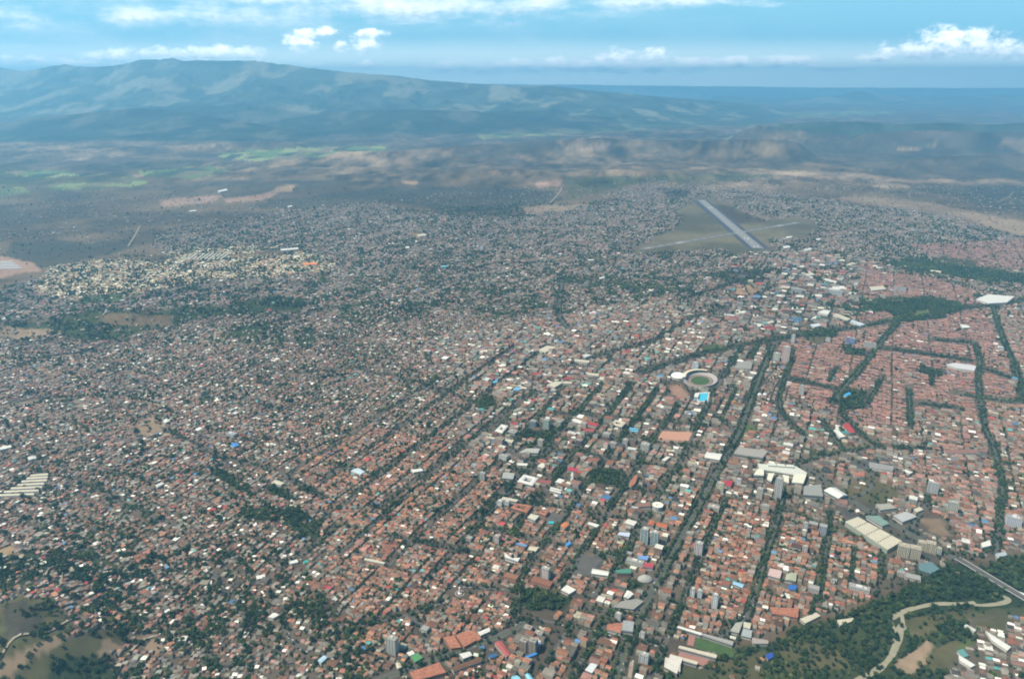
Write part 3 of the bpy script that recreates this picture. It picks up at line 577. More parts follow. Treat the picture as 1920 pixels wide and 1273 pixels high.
# ------------------------------------------------------------------ ground, hills and mountains: one height sheet cut where the mountains begin
rows = []
py = 1690.0
while py > 268:
    rows.append(at(960, py)[1]); py -= 1.9 if py < 1273 else 6
Y = rows[-1]
while Y < 40000: Y += 75 if Y < 17000 else 130 if Y < 34000 else 300; rows.append(Y)
while Y < 59500: Y += 700; rows.append(Y)
rows = np.array([250., 500.] + [r for r in rows if r > 520])
cols = np.linspace(-1.22, 1.22, 1150)
Yg, Sg = np.meshgrid(rows, cols, indexing='ij')
Xg = Sg * (Yg + 250)
Hg, Rg = height(Xg, Yg, True)
nr, nc = Yg.shape
def ground_colour(x, y, z, rid):
    n = fbm(x, y, 420, 5, 3); nf = vnoise(x, y, 60, 5); nl = fbm(x, y, 3000, 4, 1)
    far = sm(y, 7000, 9000)
    g = look(gnd, x, y, z, 1.5, 26)
    lo = np.array([GK[k][0] for k in range(12)]); hi = np.array([GK[k][1] for k in range(12)])
    q = np.clip((n - .5) * 2.6 + .5 + .5 * (nf - .5), 0, 1)[..., None]
    c_ = 0
    for _k in range(5):
        g_ = look(gnd, x, y, z, 2.2, 26); c_ = c_ + (lo[g_] * (1 - q) + hi[g_] * q) / 5
    # patchwork far away: bare clearings, and cloud shadows painted in as dark ground
    patch = sm(.6 * fbm(x, y * .6, 600, 6, 6, .62) + .4 * fbm(x, y * .7, 2600, 3, 2), .545, .575)[..., None] * (far * (y < 24000))[..., None] * (g == 0)[..., None]
    c_ = c_ * (1 - patch * .55) + np.array((.21, .15, .095)) * patch * .55
    mo = (.6 * fbm(x, y * .45, 300, 5, 2, .7) + .5 * fbm(x, y * .5, 140, 3, 5, .8) - .55)[..., None] * far[..., None]; c_ = c_ * np.clip(1 + 3.6 * mo, .3, 2.4)
    dark = (sm(nl + .25 * (fbm(x, y, 500, 4, 4) - .5), .48, .56) * far)[..., None] * np.isin(g, (0,))[..., None]
    c_ = c_ * (1 - dark * .6) + np.array((.045, .045, .04)) * dark * .6
    fld = np.isin(g, (3,))[..., None] * far[..., None]
    cell = vnoise(np.floor(x / 190) * 190, np.floor(y / 300) * 300, 61, 2)[..., None]
    cell2 = vnoise(np.floor(x / 260) * 260, np.floor(y / 420) * 420, 83, 6)[..., None]; fc_ = np.where(cell < .33, np.array((.045, .06, .035)), np.where(cell < .55, np.array((.10, .15, .055)), np.where(cell2 < .5, np.array((.21, .24, .10)), np.array((.16, .13, .08)))))
    fm = fld * (.55 + .45 * (fbm(x, y, 900, 3, 4)[..., None] > .45)); c_ = c_ * (1 - fm) + fm * fc_
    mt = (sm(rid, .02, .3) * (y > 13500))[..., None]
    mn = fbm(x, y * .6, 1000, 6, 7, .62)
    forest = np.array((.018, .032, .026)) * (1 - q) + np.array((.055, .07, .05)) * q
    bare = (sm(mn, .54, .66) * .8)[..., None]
    c_ = c_ * (1 - mt) + mt * (forest * (1 - bare) + np.array((.17, .16, .115)) * bare) * np.where((y < 19500) & (x < 2500), .5, 1.15)[..., None]  # foothills darkened, rear range lightened: shade and sunlight put into the colour
    return c_
Cg = ground_colour(Xg, Yg, Hg, Rg)
V = np.stack([Xg, Yg, Hg], -1).reshape(-1, 3); Cf = Cg.reshape(-1, 3)
idx = np.arange(nr * nc).reshape(nr, nc)
quads = np.stack([idx[:-1, :-1], idx[:-1, 1:], idx[1:, 1:], idx[1:, :-1]], -1).reshape(-1, 4)
hilly = ((Rg > .04) & (Yg > 12800))[:-1, :-1].ravel()
def sub(name, sel, m):
    q = quads[sel]; u, inv = np.unique(q, return_inverse=True)
    me = np_mesh(name, V[u], inv.ravel(), np.arange(len(q)) * 4, [m], vcol=Cf[u], smooth=True)
    return tag(link(name, me), kind='structure')
tag(sub('ground', ~hilly, M['ground']), 'dusty valley floor of scrub, fields and city land', 'ground')
nearh = ((Yg < 20800) & (Yg > 0))[:-1, :-1].ravel(); farh = (Yg > 33500)[:-1, :-1].ravel()
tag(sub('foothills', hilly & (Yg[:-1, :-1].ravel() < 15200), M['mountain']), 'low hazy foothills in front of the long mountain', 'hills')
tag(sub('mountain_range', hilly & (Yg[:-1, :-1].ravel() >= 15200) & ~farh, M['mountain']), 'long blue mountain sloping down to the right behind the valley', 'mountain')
tag(sub('distant_hills', hilly & farh, M['mountain']), 'faint blue hills on the horizon', 'hills')

# ------------------------------------------------------------------ ribbons
def resample(P, step):
    out_ = [P[0]]
    for a, b in zip(P, P[1:]):
        n = max(1, int(math.hypot(b[0] - a[0], b[1] - a[1]) / step))
        for k in range(1, n + 1): out_.append((a[0] + (b[0] - a[0]) * k / n, a[1] + (b[1] - a[1]) * k / n))
    return out_
def smooth_line(P, it=2):
    for _ in range(it):
        Q = [P[0]]
        for a, b in zip(P, P[1:]): Q += [(a[0] * .75 + b[0] * .25, a[1] * .75 + b[1] * .25), (a[0] * .25 + b[0] * .75, a[1] * .25 + b[1] * .75)]
        P = Q + [P[-1]]
    return P
def frames(P):
    P = np.array(P); T = np.gradient(P, axis=0); T /= np.linalg.norm(T, axis=1)[:, None] + 1e-9
    return P, T, np.stack([-T[:, 1], T[:, 0]], 1)
def ribbon(mb, P, w, dz, m=0, off=0, wob=0, th=0):
    P, T, N = frames(P); n = len(P)
    ws = np.full(n, w / 2.) * (1 + wob * (vnoise(P[:, 0], P[:, 1], 40, 3) - .5)) if wob else np.full(n, w / 2.)
    L = P + N * (off + ws)[:, None]; R_ = P + N * (off - ws)[:, None]
    zc = np.maximum.reduce([height(P[:, 0], P[:, 1]), height(L[:, 0], L[:, 1]), height(R_[:, 0], R_[:, 1])])
    for k in range(n - 1):
        mb.poly([(*R_[k], zc[k] + dz), (*R_[k + 1], zc[k + 1] + dz), (*L[k + 1], zc[k + 1] + dz), (*L[k], zc[k] + dz)], m)
        if th:
            for A in (R_, L):
                q = [(*A[k], zc[k] + dz - th), (*A[k + 1], zc[k + 1] + dz - th), (*A[k + 1], zc[k + 1] + dz), (*A[k], zc[k] + dz)]
                mb.poly(q if A is R_ else q[::-1], m)
def ground_pt(px, py):
    x, y = at(px, py)
    for _ in range(4): x, y = at(px, py, float(height(np.array([x]), np.array([y]))[0]))
    return x, y
rmb = MB(); AVW = []
for pts, w, tr_ in AV:
    P = smooth_line([ground_pt(*p) for p in pts]); P = resample(P, 22); AVW.append((P, w, tr_))
    ribbon(rmb, P, w, .30 + .012 * len(AVW), 1 if tr_ == 0 else 0, th=.6)
    if w >= 18:
        ribbon(rmb, P, 2.2, .5 + .012 * len(AVW), 2)
tag(rmb.build('roads', [M['asphalt'], cmat((.26, .21, .155)), M['grass']]), 'grey tree-lined avenues and streets crossing the city', 'road', kind='structure')
vmb = MB()
for i, (pts, w) in enumerate(RIVER):
    ribbon(vmb, resample(smooth_line([ground_pt(*p) for p in pts]), 8), w, .5 + .05 * i, wob=1.1)
tag(vmb.build('river', M['sand']), 'pale silty river winding through the green flood plain', 'river', kind='structure')

# ------------------------------------------------------------------ palettes
PAL = {'terracotta tiled': (.37, .155, .092), 'brown tiled': (.25, .125, .075), 'pinkish tiled': (.40, .21, .165), 'light grey metal': (.39, .35, .285), 'white metal': (.74, .71, .63),
       'grey cement': (.25, .215, .17), 'dark grey': (.10, .09, .078), 'rusty metal': (.20, .115, .075), 'blue metal': (.16, .34, .62), 'teal metal': (.09, .33, .31), 'red metal': (.38, .06, .05), 'cream': (.54, .47, .35), 'orange tiled': (.42, .20, .115)}
for k in PAL: PAL[k] = tuple(v * (.80 if k in ('white metal', 'red metal', 'teal metal') else   .68 if 'tiled' in k else .50) for v in PAL[k])
PN = list(PAL); PC = np.array([PAL[k] for k in PN])
DIM = .72
#            terra brown pink  lgrey white grey  dark  rust  blue  teal  red   cream orange
ZP = {0: [0.055, 0.22, 0.11, 0.25, 0.075, 0.17, 0.1, 0.12, 0.006, 0.004, 0.012, 0.028, 0.02],
      1: [0.08, 0.12, 0.12, 0.28, 0.1, 0.18, 0.08, 0.07, 0.012, 0.012, 0.02, 0.08, 0.02],
      2: [0.38, 0.2, 0.06, 0.14, 0.063, 0.08, 0.05, 0.04, 0.012, 0.006, 0.014, 0.035, 0.12],
      3: [0.14, 0.2, 0.75, 0.03, 0.02, 0.03, 0.05, 0.05, 0.003, 0.003, 0.01, 0.014, 0.01],
      4: [0.24, 0.36, 0.08, 0.1, 0.036, 0.11, 0.06, 0.06, 0.01, 0.004, 0.016, 0.021, 0.1],
      5: [0.02, 0.1, 0.12, 0.22, 0.045, 0.2, 0.13, 0.08, 0.004, 0.004, 0.004, 0.021, 0.01],
      6: [0.02, 0.03, 0.06, 0.27, 0.2, 0.08, 0.07, 0.05, 0.003, 0.003, 0.005, 0.14, 0.02],  # paler roof mix stands in for a sunlit patch
      7: [0.04, 0.08, 0.2, 0.26, 0.081, 0.12, 0.07, 0.04, 0.012, 0.012, 0.02, 0.035, 0.01],
      8: [0.1, 0.2, 0.36, 0.12, 0.0585, 0.11, 0.06, 0.04, 0.01, 0.006, 0.012, 0.035, 0.02],
      9: [0.03, 0.05, 0.04, 0.38, 0.126, 0.14, 0.06, 0.05, 0.01, 0.006, 0.006, 0.021, 0.01],
      10: [0.16, 0.12, 0.07, 0.23, 0.09, 0.13, 0.06, 0.05, 0.018, 0.006, 0.016, 0.035, 0.07]}
# zone: block length along avenue, block width across, street width, lot along, lot across, warp, storey heights
ZG = {0: (58, 46, 6, 8.4, 10.5, 42, (2.8, 6)), 1: (90, 100, 9, 11, 14.5, 4, (4, 10)), 2: (66, 128, 11.5, 9.2, 12, 2, (4, 9)), 3: (37, 150, 7, 9, 15, 4, (3.2, 5)),
      4: (88, 94, 8, 8.4, 11, 9, (3, 7)), 5: (60, 46, 7, 11, 13, 40, (2.8, 6)), 6: (50, 40, 6, 11, 12, 25, (2.8, 5)), 7: (80, 120, 12, 20, 24, 12, (4, 9)),
      8: (60, 120, 9, 10, 13, 8, (4, 9)), 9: (50, 60, 9, 9, 12, 10, (3, 6)), 10: (80, 96, 9, 10.5, 13.5, 5, (4, 10))}
AVD = math.radians(64)
HS = []   # arrays of houses
TR = []   # trees: x,y,r,kind
for z_, (bu, bv, st, lu, lv, wp, hh) in ZG.items():
    msk = (zone == z_) & (built > .01)
    if not msk.any(): continue
    wx, wy = [], []
    ii, jj = np.where(msk); pxs = RX0 + RS * jj; pys = RY0 + RS * ii
    u_ = (pxs - CX) / F; v_ = (CY - pys) / F; dyy = cP + v_ * sP; dzz = -sP + v_ * cP; k_ = H / np.maximum(-dzz, .05)
    X_ = u_ * k_; Y_ = dyy * k_
    ca, sa = math.cos(AVD), math.sin(AVD)
    U_ = X_ * ca + Y_ * sa; V_ = -X_ * sa + Y_ * ca
    nu = max(1, round((bu - st) / lu)); nv = max(1, round((bv - st) / lv)); lu = (bu - st) / nu; lv = (bv - st) / nv
    bi = np.arange(int(U_.min() // bu) - 1, int(U_.max() // bu) + 2); bj = np.arange(int(V_.min() // bv) - 1, int(V_.max() // bv) + 2)
    Bi, Bj = np.meshgrid(bi, bj, indexing='ij')
    # drop blocks that are clearly elsewhere
    cu = (Bi + .5) * bu; cv = (Bj + .5) * bv; xx = cu * ca - cv * sa; yy_ = cu * sa + cv * ca
    ok = yy_ > 700
    ppx, ppy, _ = proj(xx, np.maximum(yy_, 700), 0 * xx)
    ok &= (ppx > -420) & (ppx < 2340) & (ppy < 1530)
    zz = look(zone, xx, np.maximum(yy_, 700), 0 * xx)
    # keep a block if any nearby zone sample matches
    near = zz == z_
    for du, dv in ((-.5, -.5), (.5, -.5), (-.5, .5), (.5, .5), (0, .5), (.5, 0), (-.5, 0), (0, -.5), (1, 0), (-1, 0), (0, 1), (0, -1)):
        cu2 = (Bi + .5 + du) * bu; cv2 = (Bj + .5 + dv) * bv; near |= look(zone, cu2 * ca - cv2 * sa, np.maximum(cu2 * sa + cv2 * ca, 700), 0 * xx) == z_
    ok &= near; Bi = Bi[ok]; Bj = Bj[ok]
    boff = rng.normal(0, 1, (len(Bi),))
    a, b = np.meshgrid(np.arange(nu), np.arange(nv), indexing='ij'); a = a.ravel(); b = b.ravel()
    u = (Bi[:, None] * bu + st / 2 + (a + .5)[None] * lu + 0 * boff[:, None]).ravel(); v = (Bj[:, None] * bv + st / 2 + (b + .5)[None] * lv).ravel()
    n = len(u)
    # merge some lots into larger buildings, split others
    w1 = lu * rng.uniform(.90, 1.08, n); w2 = lv * rng.uniform(.80, 1.10, n)
    big = rng.random(n) < (.07 if z_ in (0, 2, 3, 4, 5, 6, 9) else .24)
    w1 = np.where(big, w1 * rng.uniform(1.3, 2.2, n), w1); w2 = np.where(big, w2 * rng.uniform(1.1, 1.9, n), w2)
    small = rng.random(n) < .16; w1 = np.where(small & ~big, w1 * rng.uniform(.5, .8, n), w1); w2 = np.where(small & ~big, w2 * rng.uniform(.6, .9, n), w2)
    u = u + rng.normal(0, .6, n); v = v + rng.normal(0, .8, n)
    x = u * ca - v * sa; y = u * sa + v * ca
    ang = np.full(n, AVD)
    if wp > 1:
        f1 = fbm(x, y, 520, 2, 1) - .5; f2 = fbm(x, y, 520, 2, 4) - .5; f3 = vnoise(x, y, 260, 6) - .5
        x = x + f1 * wp * 4.5; y = y + f2 * wp * 4.5; ang = ang + f3 * wp / 40. * 1.1
    ang = ang + rng.normal(0, .03 if wp < 20 else .12, n)
    ok = (y > 820)
    x, y, w1, w2, ang, big = [q[ok] for q in (x, y, w1, w2, ang, big)]
    z = height(x, y); 
    zn = look(zone, x, y, z, 3 if z_ not in (5, 6) else 9); bl = look(built, x, y, z); bl = np.where(y > 4700, look(built, x, y, z, 3, 50), bl)
    # built mask must clear every corner (roads)
    for sx_, sy_ in ((-.4, -.4), (.4, -.4), (.4, .4), (-.4, .4)):
        cx_ = x + sx_ * w1 * np.cos(ang) - sy_ * w2 * np.sin(ang); cy_ = y + sx_ * w1 * np.sin(ang) + sy_ * w2 * np.cos(ang)
        bl = np.where(y > 4700, bl, np.minimum(bl, look(built, cx_, cy_, z)))
    clump = .70 + .62 * fbm(x, y, 190, 3, 2) if z_ == 5 else 1.0
    ok = (zn == z_) & (rng.random(len(x)) < bl * clump)
    ppx, ppy, dd = proj(x, y, z); ok &= (ppx > -330) & (ppx < 2250) & (ppy < 1480)
    x, y, z, w1, w2, ang, big = [q[ok] for q in (x, y, z, w1, w2, ang, big)]; n = len(x)
    p = np.array(ZP[z_]); p = p / p.sum()
    # neighbours share roofing a little
    pal = rng.choice(len(p), n, p=p)
    hgt = rng.uniform(hh[0], hh[1], n) * np.where(rng.random(n) < (.17 if z_ in (1, 10, 2, 8) else .03), rng.uniform(1.4, 2.2, n), 1); hgt = np.where(big, hgt * 1.15, hgt)
    tiled = np.isin(pal, (0, 1, 2, 12)); flat = (~tiled) & (rng.random(n) < .45)
    rise = np.where(flat, .12, np.where(tiled, rng.uniform(.9, 1.9, n), rng.uniform(.3, 1.1, n)))
    HS.append(np.stack([x, y, z, w1, w2, ang, hgt, rise, pal, np.full(n, z_), rng.integers(0, 2, n)], 1))
    # trees on the grid streets
    tp = {0: .12, 1: .30, 2: 1.3, 3: .16, 4: .34, 5: .06, 6: 0, 7: .3, 8: .7, 9: .1, 10: .5}[z_]
    for k in range(2):
        m_ = 40000 if z_ in (0, 5) else 16000
        bi_ = rng.integers(0, len(Bi), m_)
        if k == 0: uu = Bi[bi_] * bu + rng.normal(0, st * .3, m_); vv = (Bj[bi_] + rng.random(m_)) * bv
        else: uu = (Bi[bi_] + rng.random(m_)) * bu; vv = Bj[bi_] * bv + rng.normal(0, st * .3, m_)
        cap = int(len(Bi) * (bv if k == 0 else bu) / 9 * tp); uu = uu[:cap]; vv = vv[:cap]
        x = uu * ca - vv * sa; y = uu * sa + vv * ca
        if wp > 1: f1 = fbm(x, y, 520, 2, 1) - .5; f2 = fbm(x, y, 520, 2, 4) - .5; x = x + f1 * wp * 4.5; y = y + f2 * wp * 4.5
        ok = y > 850; x = x[ok]; y = y[ok]; z = height(x, y); ok = (look(zone, x, y, z) == z_) & (look(built, x, y, z) > .3)
        TR.append(np.stack([x[ok], y[ok], rng.uniform(2.6, 4.8, ok.sum())], 1))
HS = np.concatenate(HS)

# ------------------------------------------------------------------ trees: woods, yards, avenues
n = 1500000
pyr = rng.random(n); Ymax = 8200.; yv = np.sqrt(850. ** 2 + pyr * (Ymax ** 2 - 850. ** 2)); xv = rng.uniform(-1.05, 1.05, n) * (yv + 200)
ppx, ppy, _ = proj(xv, yv, 0 * xv); ok = (ppx > -160) & (ppx < 2080) & (ppy < 1470); xv = xv[ok]; yv = yv[ok]
zt = height(xv, yv); dn = look(tree, xv, yv, zt, 1.5, 20); bt = look(built, xv, yv, zt)
cl = .6 * fbm(xv, yv, 75, 3, 5) + .4 * vnoise(xv, yv, 22, 3)
# expected one tree per ~45 m2 where density is 1; area per sample:
area = (Ymax ** 2 - 850 ** 2) * 1.05 / n * 1.03
lim = np.where(bt < .3, dn * np.where(dn > .45, .75 + .5 * (cl > .45), sm(cl, .44, .62) * 2.3), dn * sm(cl, .44, .60) * 2.2)
lim = lim * area / 62.
lodf = 1 - .55 * sm(yv, 3500, 6500)
ok = rng.random(len(xv)) < lim * lodf
xv, yv, dn = xv[ok], yv[ok], dn[ok]
TR.append(np.stack([xv, yv, np.where(yv > 3500, 1.25, 1.0) * np.where(dn > .45, rng.uniform(3.4, 6.4, len(xv)), rng.uniform(2.2, 5.0, len(xv)) * np.where(rng.random(len(xv)) < .12, 1.6, 1))], 1))
for P, w, tr_ in AVW:
    if tr_ <= 0: continue
    Q, T, N = frames(resample(P, 5.5)); spread = 3 if tr_ < 1 else 5; gp = vnoise(Q[:, 0], Q[:, 1], 38, 3)
    for s_ in (-1, 1):
        ok = rng.random(len(Q)) < min(1, tr_ + .1) * np.clip(.35 + gp * 1.5, 0, .95)
        o_ = s_ * (w / 2 - 1.0) + rng.normal(0, spread * .5, len(Q))
        A = Q + N * o_[:, None]; TR.append(np.column_stack([A[ok], rng.uniform(2.4, 5.6, ok.sum())]))
TR = np.concatenate(TR)
tz_ = height(TR[:, 0], TR[:, 1])
TR = np.column_stack([TR, tz_])
print('houses', len(HS), 'trees', len(TR))
# ------------------------------------------------------------------ landmark buildings
FOOT = []      # circles / polygons kept free of houses and trees: (world polygon, margin)
ITEMS = []     # landmark anchors for the descriptions: (px, py, phrase)
CROSS = AVD - math.pi / 2
def slant(px, py, z=0.0):
    x, y = ground_pt(px, py); return x, y, y * cP + (H - z) * sP
def keep_free(poly, grow=3.0):
    P = np.array(poly, float); c_ = P.mean(0); d = P - c_; L = np.linalg.norm(d, axis=1)[:, None] + 1e-6
    FOOT.append([tuple(q) for q in (c_ + d * (1 + grow / L))])
def rect(cx, cy_, w, d, a):
    ca, sa = math.cos(a), math.sin(a)
    return [(cx + u * ca - v * sa, cy_ + u * sa + v * ca) for u, v in ((-w / 2, -d / 2), (w / 2, -d / 2), (w / 2, d / 2), (-w / 2, d / 2))]
TCOUNT = 0
def tower(px, py, wpx, hpx, wall, label, cat='apartment block', name='apartment_block', r=.8, a=CROSS, roof=(.34, .33, .31), band=None, group=None, anchor=None, split=0, glass=False, lift=True, topcol=None):
    global TCOUNT
    x0, y0, sl = slant(px, py); dep = math.atan2(H, y0)
    W_ = wpx * sl / F; ca, sa = abs(math.cos(a)), abs(math.sin(a))
    w = W_ / (ca + r * sa); d = r * w
    ext = d * ca + w * sa
    hp = hpx - ext * F / sl * math.sin(dep); h = max(7.0, hp * sl / F / math.cos(dep))
    k = math.hypot(x0, y0); cx, cyy = x0 + x0 / k * ext * .5, y0 + y0 / k * ext * .5
    gz = float(height(np.array([cx]), np.array([cyy]))[0])
    keep_free(rect(cx, cyy, w + 2, d + 2, a), 2)
    o = empty(name, (cx, cyy, gz), a); tag(o, label, cat, group)
    m = MB(); m.box(-w / 2, w / 2, -d / 2, d / 2, -2, h)
    if split:      # vertical ribs give the facade its bays
        nb = max(2, int(w / 7))
        for i in range(nb + 1):
            xx = -w / 2 + i * w / nb
            m.box(xx - .6, xx + .6, -d / 2 - .9, -d / 2 + .1, -2, h - 1); m.box(xx - .6, xx + .6, d / 2 - .1, d / 2 + .9, -2, h - 1)
    for L_, ax_ in ((w, 0), (d, 1)):      # piers between the windows
        nn = max(2, int(L_ / 3.6)); hw_ = L_ / nn * (.24 if not glass else .07)
        for i in range(nn + 1):
            cc = -L_ / 2 + i * L_ / nn; D_ = (d if ax_ == 0 else w) / 2
            for sg in (-1, 1):
                q_ = (cc - hw_, cc + hw_, *sorted((sg * (D_ - .1), sg * (D_ + .16))))
                m.box(*(q_ if ax_ == 0 else (q_[2], q_[3], q_[0], q_[1])), -2, h - .4)
    m.build('wall', cmat(wall), o)
    m = MB(); e = .5
    m.box(-w / 2 - e, w / 2 + e, -d / 2 - e, d / 2 + e, h + .003, h + .5)
    for b in ((-w / 2 - e, w / 2 + e, -d / 2 - e, -d / 2), (-w / 2 - e, w / 2 + e, d / 2, d / 2 + e), (-w / 2 - e, -w / 2, -d / 2 + .002, d / 2 - .002), (w / 2, w / 2 + e, -d / 2 + .002, d / 2 - .002)): m.box(*b, h + .502, h + 1.3)
    rf = m.build('roof', cmat(roof, 'r'), o)
    if lift:
        q = MB(); q.box(-w * .16, w * .14, -d * .18, d * .2, h + .504, h + 3.6); q.box(w * .22, w * .36, -d * .1, d * .12, h + .504, h + 2.2)
        q.build('lift_housing', cmat(topcol or wall), rf)
    fl = 3.1; ns = max(2, int((h - 1) / fl)); ns = min(ns, 16); fl = (h - .8) / ns
    for s_ in range(ns):
        zb = .9 + s_ * fl; m = MB(); zt_ = zb + fl * (.55 if not glass else .86); e_ = .05
        m.prism([(-w / 2 - e_, -d / 2 - e_), (w / 2 + e_, -d / 2 - e_), (w / 2 + e_, d / 2 + e_), (-w / 2 - e_, d / 2 + e_)], zb, zt_, top=False)
        m.build('window_band', cmat(band, 'r', .35) if band else M['glass'], o)
    if anchor: ITEMS.append((px, py - hpx / 2, anchor))
    TCOUNT += 1
    return o
def hall(corners, h, label, cat='warehouse', name='warehouse', roof=None, wall=(.5, .48, .43), rise=0.0, anchor=None, vents=0, group=None, base=0.0, wins=True, grow=2):
    """a building from the four corners of its roof in the photograph (x, y), unprojected at roof height"""
    cxp = sum(p[0] for p in corners) / len(corners); cyp = sum(p[1] for p in corners) / len(corners)
    gx_, gy_ = ground_pt(cxp, cyp); gz = float(height(np.array([gx_]), np.array([gy_]))[0])
    P = [at(p[0], p[1], gz + h) for p in corners]
    A = sum(P[i][0] * P[(i + 1) % len(P)][1] - P[(i + 1) % len(P)][0] * P[i][1] for i in range(len(P)))
    if A < 0: P = P[::-1]
    cx = sum(p[0] for p in P) / len(P); cyy = sum(p[1] for p in P) / len(P)
    keep_free(P, grow)
    L = [(p[0] - cx, p[1] - cyy) for p in P]
    o = empty(name, (cx, cyy, gz)); tag(o, label, cat, group)
    m = MB(); m.prism(L, -1.5, h - .3); wl = m.build('wall', cmat(wall), o)
    R_ = [(x * (1 + .8 / (math.hypot(x, y) + 1e-6)), y * (1 + .8 / (math.hypot(x, y) + 1e-6))) for x, y in L]
    m = MB()
    if len(L) == 4 and rise > 0:
        e = [math.hypot(R_[i][0] - R_[(i + 1) % 4][0], R_[i][1] - R_[(i + 1) % 4][1]) for i in range(4)]
        if e[0] + e[2] < e[1] + e[3]: R_ = R_[1:] + R_[:1]
        a_, b_, c_, d_ = R_; z0 = h - .25
        m1 = ((b_[0] + c_[0]) / 2, (b_[1] + c_[1]) / 2, z0 + rise); m2 = ((a_[0] + d_[0]) / 2, (a_[1] + d_[1]) / 2, z0 + rise)
        a_, b_, c_, d_ = [(*q, z0) for q in (a_, b_, c_, d_)]
        m.poly([a_, b_, m1, m2]); m.poly([m2, m1, c_, d_]); m.poly([b_, c_, m1]); m.poly([d_, a_, m2]); m.poly([d_, c_, b_, a_])
    else:
        m.prism(R_, h - .295, h + .3, bottom=True)
        z0 = h
    rf = m.build('roof', roof if roof is not None else M['white'], o)
    if vents:
        a_, b_, c_, d_ = [Vector(q) for q in L][:4]
        for i in range(vents):
            for j in range(3):
                s_ = (i + .5) / vents; q_ = (j + .5) / 3 * .8 + .1
                p = (a_ * (1 - s_) + b_ * s_) * (1 - q_) + (d_ * (1 - s_) + c_ * s_) * q_
                mm = MB(); mm.box(p.x - 1.6, p.x + 1.6, p.y - 1.6, p.y + 1.6, h - .2, h + rise + 1.6); mm.build('vent', cmat((.12, .12, .12)), rf)
    if wins:
        m = MB(); m.prism([(x * (1 + .06 / (math.hypot(x, y) + 1e-6)), y * (1 + .06 / (math.hypot(x, y) + 1e-6))) for x, y in L], h * .45, h * .7, top=False); m.build('window_band', M['glass'], o)
    if anchor: ITEMS.append((cxp, cyp, anchor))
    return o
def off(lst, ox, oy, sc): return [(ox + x / sc, oy + y / sc) for x, y in lst]
WHT = (.66, .64, .60); CRM = (.56, .50, .40); TAN = (.42, .36, .28); PNK = (.56, .43, .38); GRY = (.36, .36, .34); LG = (.50, .50, .47)
tower(737, 1230, 23, 38, (.47, .47, .42), 'tall pale grey slab tower with many window rows near the bottom', r=.55, split=1, anchor='pale grey slab tower')
tower(1023, 1089, 18, 28, (.60, .52, .47), 'pinkish white tower among terracotta roofs, beside a grove', r=.7, anchor='pinkish white tower')
tower(1208, 1022, 16, 34, WHT, 'left of two white towers with teal glass on the downtown avenue', band=(.05, .2, .22), r=.8, glass=1, group='white and teal towers', split=1, anchor='white and teal towers')
tower(1227, 1026, 16, 32, WHT, 'right of two white towers with teal glass on the downtown avenue', band=(.05, .2, .22), r=.8, glass=1, group='white and teal towers', split=1)
tower(1339, 1142, 13, 30, (.68, .67, .64), 'slender white tower with rounded top above terracotta roofs near the field', r=1, anchor='slender white tower')
tower(1298, 1121, 10, 20, (.72, .71, .68), 'white block, left of a pair at the avenue above the field', r=1.1, group='pair of white blocks')
tower(1311, 1122, 12, 18, (.60, .61, .60), 'greyish white block, right of a pair at the avenue', r=.9, group='pair of white blocks', anchor='pair of white blocks')
tower(1309, 1042, 17, 28, (.60, .54, .52), 'pale pink tower with a stepped top beside the wide avenue', r=.8, split=1, anchor='pale pink stepped tower')
tower(1292, 1016, 13, 20, TAN, 'plain beige block just left of the pale pink tower', r=.7)
tower(1349, 926, 15, 24, (.58, .54, .38), 'yellowish twin-bay tower beside a red roof', r=.7, split=1)
tower(1384, 912, 11, 16, WHT, 'small white tower right of the red roof', r=.8)
tower(1423, 937, 13, 24, (.52, .47, .40), 'cream tower left of the tall slab beside the mall', r=.9, split=1)
tower(1457, 938, 15, 44, (.50, .50, .46), 'tallest grey slab rising in front of the shopping mall', r=.9, split=1, anchor='tallest grey slab by the mall')
tower(1434, 962, 15, 18, (.44, .42, .34), 'khaki block at the end of the tree-lined cross street', r=.6)
tower(1337, 962, 24, 18, (.56, .49, .40), 'cream triple block with an orange annex on the wide avenue', r=.6, split=1)
for i, (q, l) in enumerate([((1691, 1046, 22, 30), 'leftmost'), ((1712, 1050, 22, 30), 'second'), ((1727, 1033, 18, 22), 'third'), ((1742, 1038, 19, 26), 'fourth'), ((1757, 1042, 12, 18), 'rightmost and smallest')]):
    tower(*q, (.45, .39, .28) if i != 4 else (.42, .41, .34), f'{l} from the left of five tan apartment blocks beside the big white warehouse', r=.8, split=1, group='five tan apartment blocks', anchor='tan apartment blocks' if i == 1 else None, roof=(.42, .38, .31))
tower(1747, 926, 19, 25, (.48, .48, .47), 'grey twin slab standing over an orange block on the right', r=.5, split=1)
tower(1783, 965, 19, 28, (.45, .45, .38), 'grey ribbed tower standing in front of brown roofs on the right', r=.6, split=1)
tower(1897, 990, 27, 28, (.58, .58, .62), 'broad white tower right of the rightmost tree-lined avenue', r=.7, split=1)
tower(1472, 681, 15, 33, (.58, .46, .40), 'tall pink tower with ribbed white top among flat pink roofs', r=.7, split=1, topcol=WHT)
tower(1455, 678, 14, 18, (.56, .55, .48), 'low white block just left of the tall pink tower', r=.7, split=1)
tower(1486, 645, 8, 18, (.58, .55, .53), 'thin white tower behind the tall pink tower', r=.9)
tower(1303, 698, 13, 20, (.58, .60, .60), 'bluish white tower behind the stadium stand', r=.7, split=1)
tower(1502, 741, 9, 20, (.52, .50, .45), 'thin grey tower right of the stadium among red roofs', r=.8)
tower(1589, 645, 9, 14, (.55, .57, .62), 'left of two blue and white blocks on the distant tree-lined road', band=(.05, .12, .35), r=.8, glass=1, group='blue and white blocks')
